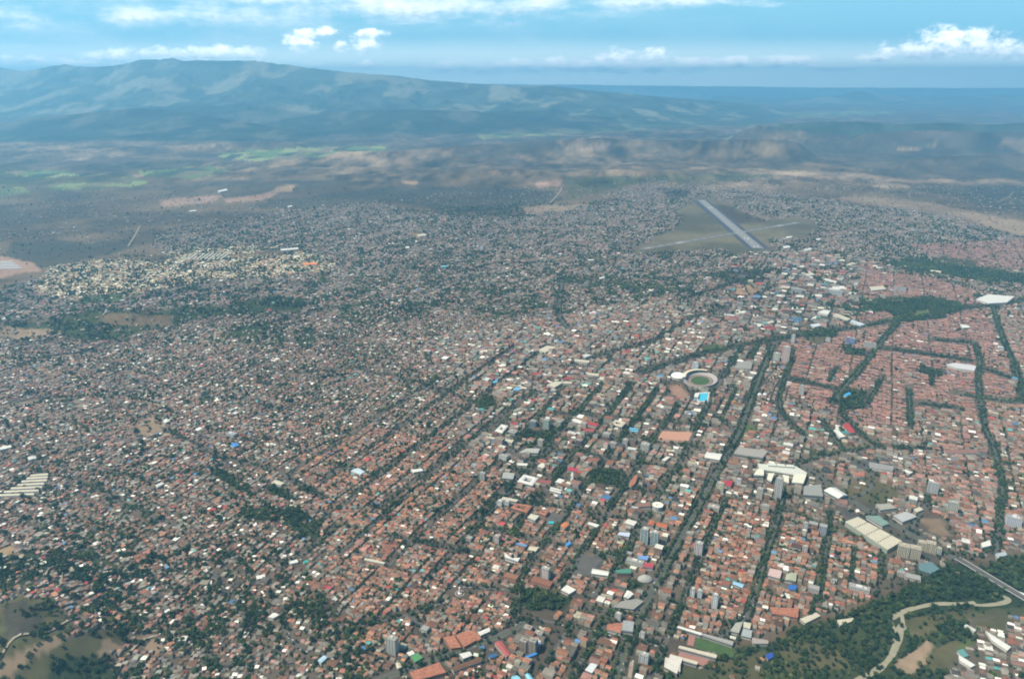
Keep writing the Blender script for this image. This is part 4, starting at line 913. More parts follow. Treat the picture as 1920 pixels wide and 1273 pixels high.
tower(1598, 647, 9, 14, (.55, .57, .62), 'right of two blue and white blocks on the distant tree-lined road', band=(.05, .12, .35), r=.8, glass=1, group='blue and white blocks')
for i, (q, l) in enumerate([((1622, 652, 8, 12), 'left'), ((1630, 654, 8, 13), 'middle'), ((1638, 655, 8, 12), 'right')]):
    tower(*q, (.50, .47, .41), f'{l} one of three beige blocks left of the diagonal tree-lined road', r=.8, group='three beige blocks')
tower(1552, 641, 9, 9, WHT, 'small white block on the edge of the distant grassy lot', r=.8, lift=False)
tower(1000, 804, 15, 18, (.30, .33, .34), 'grey glass office block left of the greenish office tower', cat='office block', name='office_block', band=(.12, .17, .18), r=.8, glass=1, topcol=GRY)
tower(1025, 806, 15, 22, (.36, .42, .36), 'greenish office tower behind the downtown park', cat='office block', name='office_block', r=.8, anchor='greenish office tower')
tower(1048, 802, 12, 14, (.40, .40, .36), 'olive grey block right of the greenish office tower', r=.9)
tower(961, 818, 21, 14, (.36, .36, .31), 'grey office block left of the downtown park', cat='office block', name='office_block', r=.9)
tower(1014, 838, 13, 16, (.45, .42, .34), 'beige tower just below the downtown park', r=.8)
tower(1086, 836, 13, 14, (.34, .25, .24), 'small mauve and dark glass tower downtown', r=.8, band=(.06, .05, .06), glass=1)
tower(1137, 827, 17, 18, (.42, .41, .36), 'office tower with a dark glass corner downtown', cat='office block', name='office_block', r=.8)
tower(1086, 812, 8, 14, (.55, .47, .35), 'thin cream tower beside the red roofs downtown', r=.8)
tower(1209, 850, 20, 22, (.48, .47, .43), 'grey clustered tower on the avenue right of downtown', r=.8, split=1)
tower(1172, 840, 12, 18, (.45, .44, .40), 'narrow grey tower left of a long white roof', r=.8)
tower(1149, 843, 15, 16, (.42, .37, .34), 'brown grey block left of the narrow grey tower', r=.7)
tower(945, 864, 19, 14, (.70, .69, .66), 'bright white three-lobed block left of the leafy avenue', r=.7, split=1, lift=False)
tower(905, 902, 13, 18, (.45, .46, .40), 'grey slab standing left of the leafy avenue', r=.6, split=1)
tower(889, 878, 13, 9, (.62, .64, .64), 'small bluish white building left of the leafy avenue', r=.8, cat='building', name='building', lift=False)
tower(938, 950, 13, 14, (.70, .69, .66), 'left of two bright white blocks beside the orange courtyard building', r=.9, group='pair of bright white blocks')
tower(951, 951, 12, 14, (.66, .66, .63), 'right of two bright white blocks beside the orange courtyard building', r=.9, group='pair of bright white blocks')
tower(1190, 1064, 34, 20, (.58, .57, .52), 'wide white block with rows of small windows below the teal towers', r=.35, anchor='wide white block with window rows')
tower(1180, 1044, 11, 10, (.40, .26, .20), 'small reddish block behind the wide white block', r=.8, lift=False)
tower(990, 1188, 18, 17, (.36, .26, .18), 'tan brown block at the foot of the avenue', r=.7)
tower(1010, 1196, 18, 15, (.44, .37, .28), 'sand coloured block right of the tan brown block', r=.7)
tower(982, 1224, 17, 28, (.30, .235, .175), 'left one of two brown ribbed towers near the bottom edge', r=.8, split=1, group='brown ribbed towers')
tower(999, 1228, 18, 32, (.33, .26, .19), 'right one of two brown ribbed towers near the bottom edge', r=.8, split=1, group='brown ribbed towers', anchor='brown ribbed towers')
tower(1207, 1248, 19, 26, (.55, .56, .55), 'white ribbed tower with an orange neighbour near the bottom edge', r=.7, split=1, anchor='white ribbed tower')
tower(1159, 1165, 13, 18, (.62, .61, .58), 'slim white block beside an orange topped block', r=.8)
tower(1181, 1168, 13, 14, (.52, .27, .18), 'orange topped block right of the slim white block', r=.8, roof=PAL['terracotta tiled'])
tower(1204, 1197, 10, 14, (.74, .73, .70), 'small bright white block beside the wide avenue', r=.8, lift=False)
tower(797, 1188, 18, 12, (.50, .54, .48), 'pale green flat-roofed building at the head of a grey street', cat='building', name='building', r=.8, lift=False, anchor='pale green building')
tower(1609, 1113, 38, 14, (.60, .60, .57), 'long white apartment building in front of the last houses by the river wood', r=.4, anchor='long white apartment building')
tower(1563, 1094, 10, 10, (.66, .65, .62), 'white corner block left of the long white roofs', r=.8, lift=False)
tower(1709, 1092, 30, 13, (.58, .50, .44), 'curved cream and pink building at the river end of town', r=.6, lift=False, anchor='curved cream and pink building')
tower(1688, 1082, 14, 14, (.52, .42, .36), 'pink block just below the tan apartment blocks', r=.8, lift=False)
tower(1524, 1115, 22, 20, (.50, .42, .38), 'pink and white block right of the blue roof', r=.7, lift=False, anchor='pink and white block')
tower(1508, 1000, 10, 22, (.46, .45, .44), 'slim grey block on the avenue left of the warehouse', r=.8)
tower(1541, 1005, 16, 24, (.33, .34, .38), 'dull grey half-built block left of the warehouse', r=.9, lift=False)
tower(1524, 990, 18, 14, (.34, .20, .15), 'red brown block behind the dull grey block', r=.7, lift=False)
tower(1508, 1040, 9, 18, (.60, .50, .46), 'slim pink white block among terracotta roofs', r=.9)
tower(880, 1016, 0 + 14, 12, (.50, .42, .38), 'rose coloured block on the leafy avenue', r=.8, lift=False)
tower(932, 1020, 13, 18, (.58, .47, .43), 'pale rose tower beside the avenue above the white school', r=.8)
tower(958, 1092, 30, 12, (.46, .20, .13), 'pair of round-cornered orange blocks by the grove', cat='building', name='building', r=.5, roof=PAL['orange tiled'], lift=False)
tower(1015, 1105, 44, 14, (.47, .25, .20), 'row of red and white gabled flats below the pinkish tower', r=.4, roof=PAL['terracotta tiled'], lift=False)
tower(435, 820, 24, 12, (.55, .57, .58), 'white building with small turrets among the brown roofs on the left', cat='building', name='building', r=.5, lift=True, anchor='white turreted building')
tower(1387, 577 - 2, 1 + 12, 9, (.36, .34, .31), 'low grey block among distant trees', r=.6, lift=False)
tower(1494, 551, 24, 12, (.42, .42, .41), 'wide grey building on the distant industrial strip', r=.5, lift=False, cat='building', name='building')
tower(1566, 556, 26, 14, (.50, .52, .48), 'wide pale green building on the distant industrial strip', r=.5, lift=False, cat='building', name='building')
for i, px in enumerate((1677, 1686, 1694)):
    tower(px, 548 + i, 7, 12, (.50, .46, .45), ['left', 'middle', 'right'][i] + ' one of three far pink towers near the pink roofs', r=.7, lift=False, group='three far pink towers')
tower(904, 470, 6, 9, (.62, .64, .66), 'tiny white tower far off in the middle of the grey housing', r=.8, lift=False)
TW = M['white']
hall([(1585, 978), (1609, 969), (1691, 1014), (1664, 1030)], 13, 'huge cream white warehouse roof dotted with dark vents', roof=M['cream'], wall=(.30, .33, .27), vents=6, anchor='huge cream warehouse', name='warehouse', wins=False)
hall([(1625, 967), (1648, 967), (1667, 981), (1655, 985)], 10, 'flat teal roof behind the huge cream warehouse', roof=cmat((.20, .30, .25), 'r'), anchor=None)
hall([(1675, 966), (1699, 959), (1719, 968), (1693, 978)], 10, 'silver striped metal roof right of the teal roof', roof=M['metalroof'])
hall([(1642, 945), (1668, 944), (1682, 952), (1651, 956)], 9, 'long grey beige roof above the silver striped roof', roof=cmat((.36, .34, .29), 'r'))
hall([(1713, 955), (1724, 950), (1731, 955), (1719, 960)], 7, 'small cream roof right of the silver striped roof', roof=M['cream'])
hall([(1722, 1057), (1746, 1053), (1761, 1066), (1745, 1075), (1724, 1068)], 10, 'blue green hexagonal roof at the river end of the bridge road', cat='sports hall', name='sports_hall', roof=cmat((.13, .22, .23), 'r', .5), wall=(.10, .11, .09), anchor='blue green hexagonal roof', wins=False)
hall([(1545, 919), (1567, 914), (1589, 928), (1572, 934)], 11, 'white tent-shaped roof over a glazed hall right of the mall', cat='hall', name='exhibition_hall', roof=M['white'], rise=6, wall=(.30, .38, .36), anchor='white tent-shaped roof')
hall([(1508, 911), (1539, 908), (1543, 930), (1506, 927)], 12, 'plain mid grey box building beside the tent-shaped roof', cat='building', name='building', roof=cmat((.30, .30, .28), 'r'), wall=(.31, .31, .29))
hall([(1421, 869), (1492, 874), (1513, 886), (1508, 893), (1424, 879)], 12, 'long white back wing of the shopping mall with dark rooflights', cat='shopping mall', name='shopping_mall', roof=cmat((.52, .53, .47), 'r'), wall=(.48, .47, .40), anchor='white shopping mall', group='wings of the shopping mall')
for q, l in [([(1421, 879), (1432, 880), (1432, 891), (1413, 890)], 'left wing of the white shopping mall'), ([(1441, 887), (1452, 887), (1446, 902), (1438, 898)], 'left one of two middle wings of the white shopping mall'),
             ([(1468, 890), (1479, 892), (1479, 905), (1468, 901)], 'right one of two middle wings of the white shopping mall'), ([(1489, 888), (1512, 890), (1506, 906), (1485, 904)], 'cube-like right wing of the white shopping mall')]:
    hall(q, 15, l, cat='shopping mall', name='shopping_mall', roof=cmat((.62, .60, .49), 'r'), wall=(.42, .39, .33), group='wings of the shopping mall')
for i in range(3):
    hall([(1440 + i * 17, 868 + i * 1.3), (1454 + i * 17, 869 + i * 1.3), (1455 + i * 17, 873 + i * 1.3), (1441 + i * 17, 872 + i * 1.3)], 17, ['left', 'middle', 'right'][i] + ' one of three raised boxes on the mall roof', cat='roof box', name='rooftop_unit', roof=cmat((.55, .57, .50), 'r'), wall=(.4, .4, .36), group='raised boxes on the mall roof', wins=False)
hall([(1325, 847), (1354, 851), (1349, 862), (1321, 857)], 9, 'two bright white roofs with a blue stripe left of the wide avenue', roof=TW, rise=2)
hall([(1353, 901), (1374, 901), (1370, 912), (1356, 908)], 10, 'bright crimson roof behind the yellowish tower', cat='building', name='building', roof=cmat((.42, .04, .06), 'r'))
hall([(1385, 838), (1440, 845), (1430, 858), (1376, 850)], 14, 'large grey office complex above the shopping mall', cat='building', name='building', roof=cmat((.34, .32, .29), 'r'), wall=(.34, .33, .28))
# pitch and stands at the bottom
hall([(1270, 1176), (1272, 1173), (1316, 1186), (1314, 1190)], 9, 'long white stand roof above the green field, uppermost of three', cat='grandstand', name='grandstand', roof=TW, wall=(.3, .28, .26), group='white stand roofs', anchor='green playing field')
hall([(1316, 1190), (1318, 1187), (1375, 1202), (1373, 1209)], 8, 'long grey terrace along the upper side of the green field', cat='grandstand', name='grandstand', roof=cmat((.36, .34, .32), 'r'), wall=(.3, .28, .26))
hall([(1272, 1214), (1275, 1210), (1344, 1227), (1342, 1233)], 9, 'long cream stand roof between the field and the pink court', cat='grandstand', name='grandstand', roof=M['cream'], wall=(.3, .28, .26), group='white stand roofs')
hall([(1255, 1230), (1258, 1226), (1308, 1240), (1306, 1245)], 9, 'long cream stand roof below the pink court, lowest of three', cat='grandstand', name='grandstand', roof=M['cream'], wall=(.3, .28, .26), group='white stand roofs')
hall([(1248, 1232), (1276, 1238), (1275, 1258), (1246, 1246)], 9, 'pale blocky building with white edges at the lower corner of the pink court', cat='building', name='building', roof=cmat((.5, .45, .42), 'r'))
hall([(1379, 1168), (1393, 1165), (1385, 1186), (1370, 1182)], 8, 'tall grey green shed roof between red roofs and the field', roof=cmat((.38, .38, .32), 'r'))
hall([(1395, 1166), (1408, 1168), (1406, 1178), (1394, 1175)], 9, 'square bright cream roof above the field', roof=M['cream'])
hall([(1394, 1178), (1410, 1182), (1408, 1195), (1390, 1191)], 7, 'bluish grey roof just below the square cream roof', roof=cmat((.36, .39, .39), 'r'))
hall([(1410, 1195), (1440, 1200), (1440, 1206), (1412, 1206)], 7, 'long pinkish grey roof between the field and river wood', roof=cmat((.36, .31, .28), 'r'))
hall([(1479, 1096), (1494, 1097), (1492, 1105), (1478, 1104)], 9, 'bright blue roof among terracotta houses', cat='building', name='building', roof=cmat((.03, .14, .45), 'r'), anchor='bright blue roof')
hall([(1475, 1076), (1494, 1073), (1492, 1089), (1472, 1086)], 9, 'pale green gabled hall roof above the bright blue roof', roof=cmat((.40, .42, .30), 'r'), rise=2)
hall([(1444, 1065), (1466, 1070), (1462, 1084), (1440, 1078)], 8, 'school building with striped white and red roofs', cat='building', name='building', roof=cmat((.5, .36, .33), 'r'))
hall([(1376, 1089), (1395, 1095), (1392, 1101), (1374, 1094)], 7, 'light blue gabled roof in a row of terracotta roofs', roof=cmat((.25, .45, .60), 'r'), rise=1.5)
hall([(1443, 1138), (1497, 1140), (1496, 1157), (1450, 1150)], 9, 'long plain terracotta roof block near the river wood', cat='building', name='building', roof=M['terra'], wall=(.4, .2, .13), anchor='long plain terracotta block')
hall([(1500, 1160), (1530, 1148), (1538, 1154), (1510, 1168)], 6, 'long cream roof on the last street before the river wood', roof=M['cream'])
hall([(1570, 1162), (1600, 1158), (1598, 1164), (1575, 1172)], 5, 'low cream shed inside the river wood edge', roof=M['cream'])
hall([(1436, 1227), (1448, 1223), (1450, 1231), (1440, 1236)], 5, 'small blue roof alone in the river wood', cat='hut', name='hut', roof=cmat((.03, .08, .40), 'r'))
# bottom centre
OX = lambda l: off(l, 640, 1000, 4.66)
hall(OX([(600, 1210), (850, 1125), (915, 1210), (640, 1285)]), 9, 'block-sized red orange tiled roof at the bottom edge', cat='building', name='building', roof=M['terra'], wall=(.4, .2, .12), anchor='block-sized red orange roof')
hall(OX([(1000, 885), (1120, 842), (1185, 925), (1075, 985)]), 8, 'large red orange tiled roof with small dark openings', cat='building', name='building', roof=M['terra'], wall=(.4, .2, .12), anchor='large red orange roof')
hall(OX([(890, 905), (985, 890), (1045, 990), (960, 1000)]), 8, 'red orange tiled roof left of the large red orange roof', cat='building', name='building', roof=M['terra'], wall=(.4, .2, .12))
hall(OX([(1130, 848), (1165, 845), (1222, 915), (1190, 935)]), 8, 'narrow tiled roof right of the large red orange roof', cat='building', name='building', roof=M['terra'], wall=(.4, .2, .12))
hall(OX([(960, 1165), (1200, 1080), (1225, 1112), (985, 1200)]), 8, 'long brown tiled roof wing below the white gabled roof', cat='building', name='building', roof=cmat(PAL['brown tiled'], 'r'), rise=3)
hall(OX([(1030, 1050), (1110, 1030), (1142, 1060), (1065, 1090)]), 10, 'bright white gabled roof above the long brown wing', roof=M['white'], rise=3, anchor='bright white gabled roof')
hall(OX([(605, 1072), (665, 1042), (712, 1080), (645, 1122)]), 6, 'bright green covered court near the pale grey slab tower', cat='sports court', name='covered_court', roof=cmat((.10, .28, .11), 'r'), wall=(.15, .2, .13), anchor='bright green court roof', wins=False)
hall(OX([(475, 1130), (510, 1125), (528, 1165), (490, 1178)]), 6, 'small cream gabled shed on a bare lot', roof=M['cream'], rise=1.5)
hall(OX([(570, 1040), (615, 1020), (640, 1045), (595, 1065)]), 6, 'white gabled roof just behind the green court', roof=TW, rise=1.5)
hall(OX([(172, 985), (205, 978), (215, 1010), (182, 1015)]), 6, 'vivid blue roof left of the pale grey slab tower', cat='building', name='building', roof=cmat(PAL['blue metal'], 'r'))
hall(OX([(1285, 1062), (1348, 1045), (1366, 1065), (1300, 1088)]), 6, 'deep blue long roof right of the white gabled roof', cat='building', name='building', roof=cmat((.04, .12, .28), 'r'))
hall(OX([(1205, 985), (1240, 975), (1255, 1000), (1215, 1010)]), 6, 'small bright blue roof beside the main road', cat='building', name='building', roof=cmat(PAL['blue metal'], 'r'))
hall(OX([(1340, 955), (1400, 935), (1480, 1050), (1440, 1075)]), 7, 'long crimson tiled terrace beside the main road', cat='building', name='building', roof=cmat((.40, .10, .09), 'r'), rise=2)
hall(OX([(1190, 860), (1290, 820), (1300, 850), (1215, 890)]), 7, 'long white roof on a bend of the main road', roof=TW, rise=2)
hall(OX([(205, 215), (270, 225), (380, 250), (370, 265), (200, 230)]), 7, 'long thin cream roof among trees on the left of the monument', roof=M['cream'])
O2 = lambda l: off(l, 960, 1000, 4.66)
hall(O2([(705, 305), (845, 330), (838, 366), (695, 345)]), 9, 'bright white ribbed shed roof beside an asphalt yard', roof=M['white'], rise=2, anchor='bright white shed by the asphalt yard')
hall(O2([(430, 490), (480, 450), (558, 490), (500, 525)]), 8, 'white roof with open corner below the pinkish tower', roof=TW, cat='building', name='building', anchor='white roof with open corner')
hall(O2([(975, 550), (1005, 495), (1062, 525), (1015, 565)]), 8, 'steep white gabled roof beside grey roofs', roof=TW, rise=2.5)
hall(O2([(905, 320), (1030, 305), (1040, 345), (920, 345)]), 12, 'dull green canopy roof on a brown building', cat='building', name='building', roof=cmat((.07, .24, .18), 'r'), wall=(.25, .15, .1), anchor='dull green canopy roof')
hall(O2([(1150, 255), (1240, 260), (1230, 300), (1145, 290)]), 8, 'pair of crimson roofs right of the wide white block', cat='building', name='building', roof=cmat((.42, .07, .09), 'r'))
hall(O2([(1105, 195), (1195, 195), (1180, 230), (1100, 220)]), 9, 'light blue flat roof behind the wide white block', cat='building', name='building', roof=cmat((.15, .27, .52), 'r'))
hall(O2([(115, 1068), (210, 1038), (218, 1052), (125, 1086)]), 7, 'bright blue long roof at the foot of the brown ribbed towers', cat='building', name='building', roof=cmat((.04, .2, .55), 'r'))
hall(O2([(-5, 1248), (45, 1238), (85, 1285), (0, 1290)]), 9, 'light blue ribbed shed roof at the bottom edge, left of two', roof=cmat((.22, .50, .66), 'r'), rise=2, group='light blue sheds')
hall(O2([(115, 1232), (150, 1222), (200, 1285), (150, 1290)]), 9, 'light blue ribbed shed roof at the bottom edge, right of two', roof=cmat((.22, .50, .66), 'r'), rise=2, group='light blue sheds', anchor='light blue sheds at the bottom edge')
hall(O2([(45, 82), (130, 98), (125, 112), (43, 95)]), 6, 'long blue roof below the orange quarter', roof=cmat((.12, .25, .50), 'r'))
hall(O2([(160, 108), (240, 118), (205, 155), (140, 140)]), 7, 'cream gabled roof right of the long blue roof', roof=M['cream'], rise=2)
hall(O2([(-65, 165), (0, 215), (70, 210), (50, 240), (-60, 205)]), 10, 'white L-shaped school building on the avenue', cat='school', name='school', roof=cmat((.6, .6, .57), 'r'), wall=WHT, anchor='white L-shaped school')
hall(O2([(1330, 1160), (1390, 1060), (1490, 1090), (1440, 1220)]), 10, 'pale building with two long white wings at the bottom', cat='building', name='building', roof=cmat((.55, .52, .47), 'r'), wall=TAN, anchor='pale building with long white wings')
hall(O2([(835, 790), (965, 775), (950, 865), (830, 830)]), 9, 'deep orange hipped roof beside a grey concrete block', cat='building', name='building', roof=M['terra'], rise=3, anchor='deep orange hipped roof')
hall(O2([(975, 760), (1065, 770), (1055, 855), (950, 840)]), 10, 'grey concrete block right of the deep orange hipped roof', cat='building', name='building', roof=cmat((.33, .34, .34), 'r'), wall=(.42, .4, .38))
hall(O2([(640, 1190), (690, 1130), (745, 1145), (700, 1215)]), 8, 'whitish oblong roof near the bottom edge', cat='building', name='building', roof=cmat((.55, .57, .57), 'r'))
hall(O2([(1095, 570), (1150, 590), (1060, 660), (880, 640), (960, 590)]), 7, 'grey broad roof field below the white gable', cat='building', name='building', roof=cmat((.30, .29, .26), 'r'))
O5 = lambda l: off(l, 880, 760, 4.715)
def court(corners, h, frac, label, roof, wall, name='courtyard_building', anchor=None):
    P = [at(p[0], p[1], h) for p in corners]
    A = sum(P[i][0] * P[(i + 1) % 4][1] - P[(i + 1) % 4][0] * P[i][1] for i in range(4))
    if A < 0: P = P[::-1]
    cx = sum(p[0] for p in P) / 4; cyy = sum(p[1] for p in P) / 4; keep_free(P, 2)
    o = empty(name, (cx, cyy, 0)); tag(o, label, 'building'); L = [(p[0] - cx, p[1] - cyy) for p in P]; I = [(x * frac, y * frac) for x, y in L]
    m = MB(); r_ = MB()
    for k in range(4):
        a_, b_ = L[k], L[(k + 1) % 4]; c_, d_ = I[(k + 1) % 4], I[k]
        m.poly([(*a_, -1), (*b_, -1), (*b_, h), (*a_, h)]); m.poly([(*c_, 0), (*d_, 0), (*d_, h), (*c_, h)])
        ma = ((a_[0] + d_[0]) / 2, (a_[1] + d_[1]) / 2, h + 2.2); mb_ = ((b_[0] + c_[0]) / 2, (b_[1] + c_[1]) / 2, h + 2.2)
        r_.poly([(*a_, h), (*b_, h), mb_, ma]); r_.poly([ma, mb_, (*c_, h), (*d_, h)])
    m.build('wall', cmat(wall), o); r_.build('roof', roof, o)
    g_ = MB(); g_.poly([(*q, .35) for q in I]); g_.build('courtyard', M['grass'], o)
    m = MB(); m.prism([(x * 1.004, y * 1.004) for x, y in L], h * .35, h * .7, top=False); m.build('window_band', M['glass'], o)
    if anchor: ITEMS.append((sum(p[0] for p in corners) / 4, sum(p[1] for p in corners) / 4, anchor))
court(O5([(425, 670), (482, 608), (612, 640), (560, 705)]), 11, .45, 'white square building around a green courtyard beside the leafy avenue', cmat((.58, .57, .55), 'r'), WHT)
court(O5([(365, 900), (415, 865), (558, 885), (510, 945)]), 10, .5, 'orange tiled building around a dark courtyard', M['terra'], (.4, .2, .13))
court(O5([(600, 945), (640, 920), (712, 930), (675, 970)]), 9, .3, 'small orange tiled courtyard building left of a dark parking yard', M['terra'], (.4, .2, .13))
court(O5([(1238, 160), (1290, 125), (1388, 150), (1350, 188)]), 12, .4, 'cream rectangular building around a courtyard downtown', cmat((.5, .45, .34), 'r'), (.5, .45, .34))
court(O5([(225, 225), (285, 165), (345, 180), (290, 245)]), 10, .3, 'white oblong building with three narrow light wells', TW, (.5, .47, .4))
court(O5([(600, 500), (625, 472), (690, 485), (665, 512)]), 8, .35, 'small orange tiled courtyard building by the leafy avenue', M['terra'], (.4, .2, .13))
for q, h_, l, rf, ri in [
    ([(138, 282), (150, 272), (392, 305), (375, 330)], 9, 'very long cream roof along the left side of downtown', M['cream'], 0), ([(420, 510), (515, 512), (508, 532), (430, 528)], 8, 'bright white flat roof on the leafy avenue', TW, 0),
    ([(515, 990), (545, 958), (615, 975), (580, 1015)], 9, 'plain beige square roof beside the dark parking yard', cmat((.5, .47, .37), 'r'), 0), ([(280, 830), (300, 808), (430, 832), (415, 850)], 9, 'long beige roof behind the bright white blocks', M['cream'], 0),
    ([(760, 675), (790, 645), (842, 660), (815, 690)], 8, 'white square roof left of the church tower', TW, 1.5), ([(720, 720), (815, 745), (810, 755), (715, 733)], 7, 'long white roof below the church, upper of two', TW, 0),
    ([(716, 740), (812, 765), (806, 776), (710, 752)], 7, 'long white roof below the church, lower of two', TW, 0), ([(585, 655), (725, 665), (715, 695), (600, 680)], 8, 'long dark red roof right of the white courtyard building', cmat((.30, .09, .08), 'r'), 0),
    ([(1015, 160), (1030, 140), (1140, 160), (1128, 185)], 8, 'bright red curved market roof downtown', cmat((.42, .05, .04), 'r'), 0), ([(985, 200), (1110, 205), (1095, 235), (990, 228)], 8, 'dull red roof below the bright red market roof', cmat((.33, .08, .06), 'r'), 0),
    ([(905, 130), (935, 115), (1040, 150), (1020, 175)], 8, 'large white roof left of the bright red market roof', TW, 1.5), ([(865, 570), (880, 540), (960, 560), (945, 585)], 7, 'crimson roof right of the leafy avenue', cmat((.42, .05, .07), 'r'), 0),
    ([(1395, 385), (1405, 365), (1480, 378), (1470, 395)], 8, 'long pale grey roof between two grey towers', cmat((.5, .51, .49), 'r'), 0), ([(1700, 480), (1745, 450), (1775, 455), (1730, 490)], 8, 'white and blue roof near the right of downtown', TW, 1),
    ([(1420, 195), (1490, 205), (1495, 215), (1415, 210)], 6, 'long light blue roof, upper of two downtown', cmat((.12, .38, .55), 'r'), 0), ([(1425, 217), (1500, 222), (1492, 235), (1430, 228)], 6, 'long light blue roof, lower of two downtown', cmat((.12, .38, .55), 'r'), 0),
    ([(700, 1025), (745, 1022), (745, 1045), (700, 1042)], 6, 'small turquoise roof beside the dark parking yard', cmat((.05, .42, .48), 'r'), 0), ([(300, 590), (400, 600), (385, 650), (290, 640)], 9, 'grey gridded roof left of the leafy avenue', cmat((.38, .39, .36), 'r'), 0),
    ([(505, 380), (625, 380), (605, 420), (440, 415)], 9, 'pale grey roof with a green corner beside the leafy avenue', cmat((.42, .42, .38), 'r'), 0), ([(1045, 1045), (1060, 1030), (1150, 1055), (1125, 1075)], 8, 'white roof pair right of an orange dome', TW, 0),
    ([(805, 1060), (840, 1030), (880, 1050), (840, 1090)], 9, 'bright orange rounded roof beside the avenue', cmat((.52, .18, .06), 'r'), 3), ([(1575, 1050), (1600, 1010), (1640, 1030), (1625, 1060)], 9, 'deep orange roof right of the downtown avenue, left of two', cmat((.46, .14, .06), 'r'), 2),
    ([(1650, 1060), (1665, 1030), (1750, 1045), (1745, 1085)], 9, 'deep orange roof right of the downtown avenue, right of two', cmat((.46, .14, .06), 'r'), 2), ([(1310, 1140), (1330, 1120), (1420, 1125), (1410, 1160)], 8, 'blue and white roof left of the teal glass towers', cmat((.45, .5, .62), 'r'), 0),
    ([(845, 1230), (880, 1200), (905, 1215), (870, 1240)], 7, 'small blue roof on a terracotta street corner', cmat((.06, .22, .52), 'r'), 0), ([(1410, 695), (1440, 650), (1470, 610), (1490, 620), (1470, 680), (1430, 720)], 9, 'steep terracotta church-like roof right of the city park', M['terra'], 0),
    ([(1480, 870), (1590, 850), (1605, 890), (1500, 895)], 8, 'pink tiled building left of the round white building', cmat(PAL['pinkish tiled'], 'r'), 0)]:
    hall(O5(q), h_, l, cat='building', name='building', roof=rf, rise=ri)
# left side
SH = off([(0, 0)], 0, 820, 2.81)
for i, (yy0, xa, xb) in enumerate([(192, 165, 250), (207, 145, 248), (223, 118, 243), (241, 98, 228), (259, 62, 218), (277, 25, 200), (296, -20, 175)]):
    y1, y2 = 820 + yy0 / 2.81, 820 + (yy0 - 7) / 2.81
    hall([(xa / 2.81, y1 + .8), (xb / 2.81, y2 + .8), (xb / 2.81 + 1, y2 + 4.2), (xa / 2.81 - 2, y1 + 4.4)], 7, f'long beige shed, {["topmost","second","third","fourth","fifth","sixth","lowest"][i]} in a stack of seven at the left edge', roof=M['cream'], rise=1.6, group='long beige sheds', anchor='stack of beige sheds' if i == 3 else None, grow=6, wins=False)
for q, l, rf, h_ in [([(0, 838), (20, 834), (21, 838), (0, 843)], 'long white roof at the left edge above the beige sheds', TW, 8), ([(52, 857), (66, 854), (68, 859), (54, 862)], 'pale grey shed near the left edge', cmat((.5, .5, .47), 'r'), 7),
    ([(306, 789), (312, 784), (319, 789), (310, 792)], 'white square roof beside a bare field on the left', TW, 7), ([(291, 909), (302, 904), (308, 906), (295, 913)], 'pale gabled roof in the left quarter, left of a pair', cmat((.5, .5, .46), 'r'), 7),
    ([(509, 905), (517, 899), (534, 905), (526, 909)], 'cream hall roof between two ravines', M['cream'], 7), ([(432, 834), (442, 829), (449, 834), (438, 838)], 'bright blue roof below the white turreted building', cmat((.06, .22, .52), 'r'), 7),
    ([(568, 493), (594, 492), (594, 496), (568, 497)], 'long bright orange roof far away in the pale quarter', cmat((.65, .22, .06), 'r'), 6), ([(526, 467), (558, 464), (560, 467), (527, 470)], 'long white roof beyond the pale quarter', TW, 6),
    ([(503, 1156), (513, 1148), (523, 1152), (512, 1158)], 'white school roof at the head of a curving lane', TW, 7), ([(596, 1237), (607, 1228), (613, 1232), (602, 1242)], 'light blue striped roof near the main road', cmat((.35, .5, .6), 'r'), 7),
    ([(480, 1079), (496, 1076), (497, 1082), (482, 1085)], 'long white house roof in the leafy quarter', TW, 6), ([(541, 1053), (556, 1048), (559, 1053), (546, 1056)], 'white roof behind the teal roof', TW, 6),
    ([(568, 1052), (576, 1049), (579, 1053), (570, 1055)], 'small teal roof in the brown quarter', cmat((.05, .35, .3), 'r'), 6), ([(305, 1232 - 85), (316, 1140), (320, 1146), (310, 1152)], 'pale roof on the edge of the leafy slope', TW, 6),
    ([(658, 882), (672, 877), (684, 884), (676, 889)], 'light blue and white roofs on the brown slope', cmat((.45, .55, .6), 'r'), 7), ([(770, 880), (790, 878), (793, 882), (775, 885)], 'long white roof left of the leafy avenue', TW, 7)]:
    hall(q, h_, l, cat='building', name='building', roof=rf, rise=1.2, wins=False)
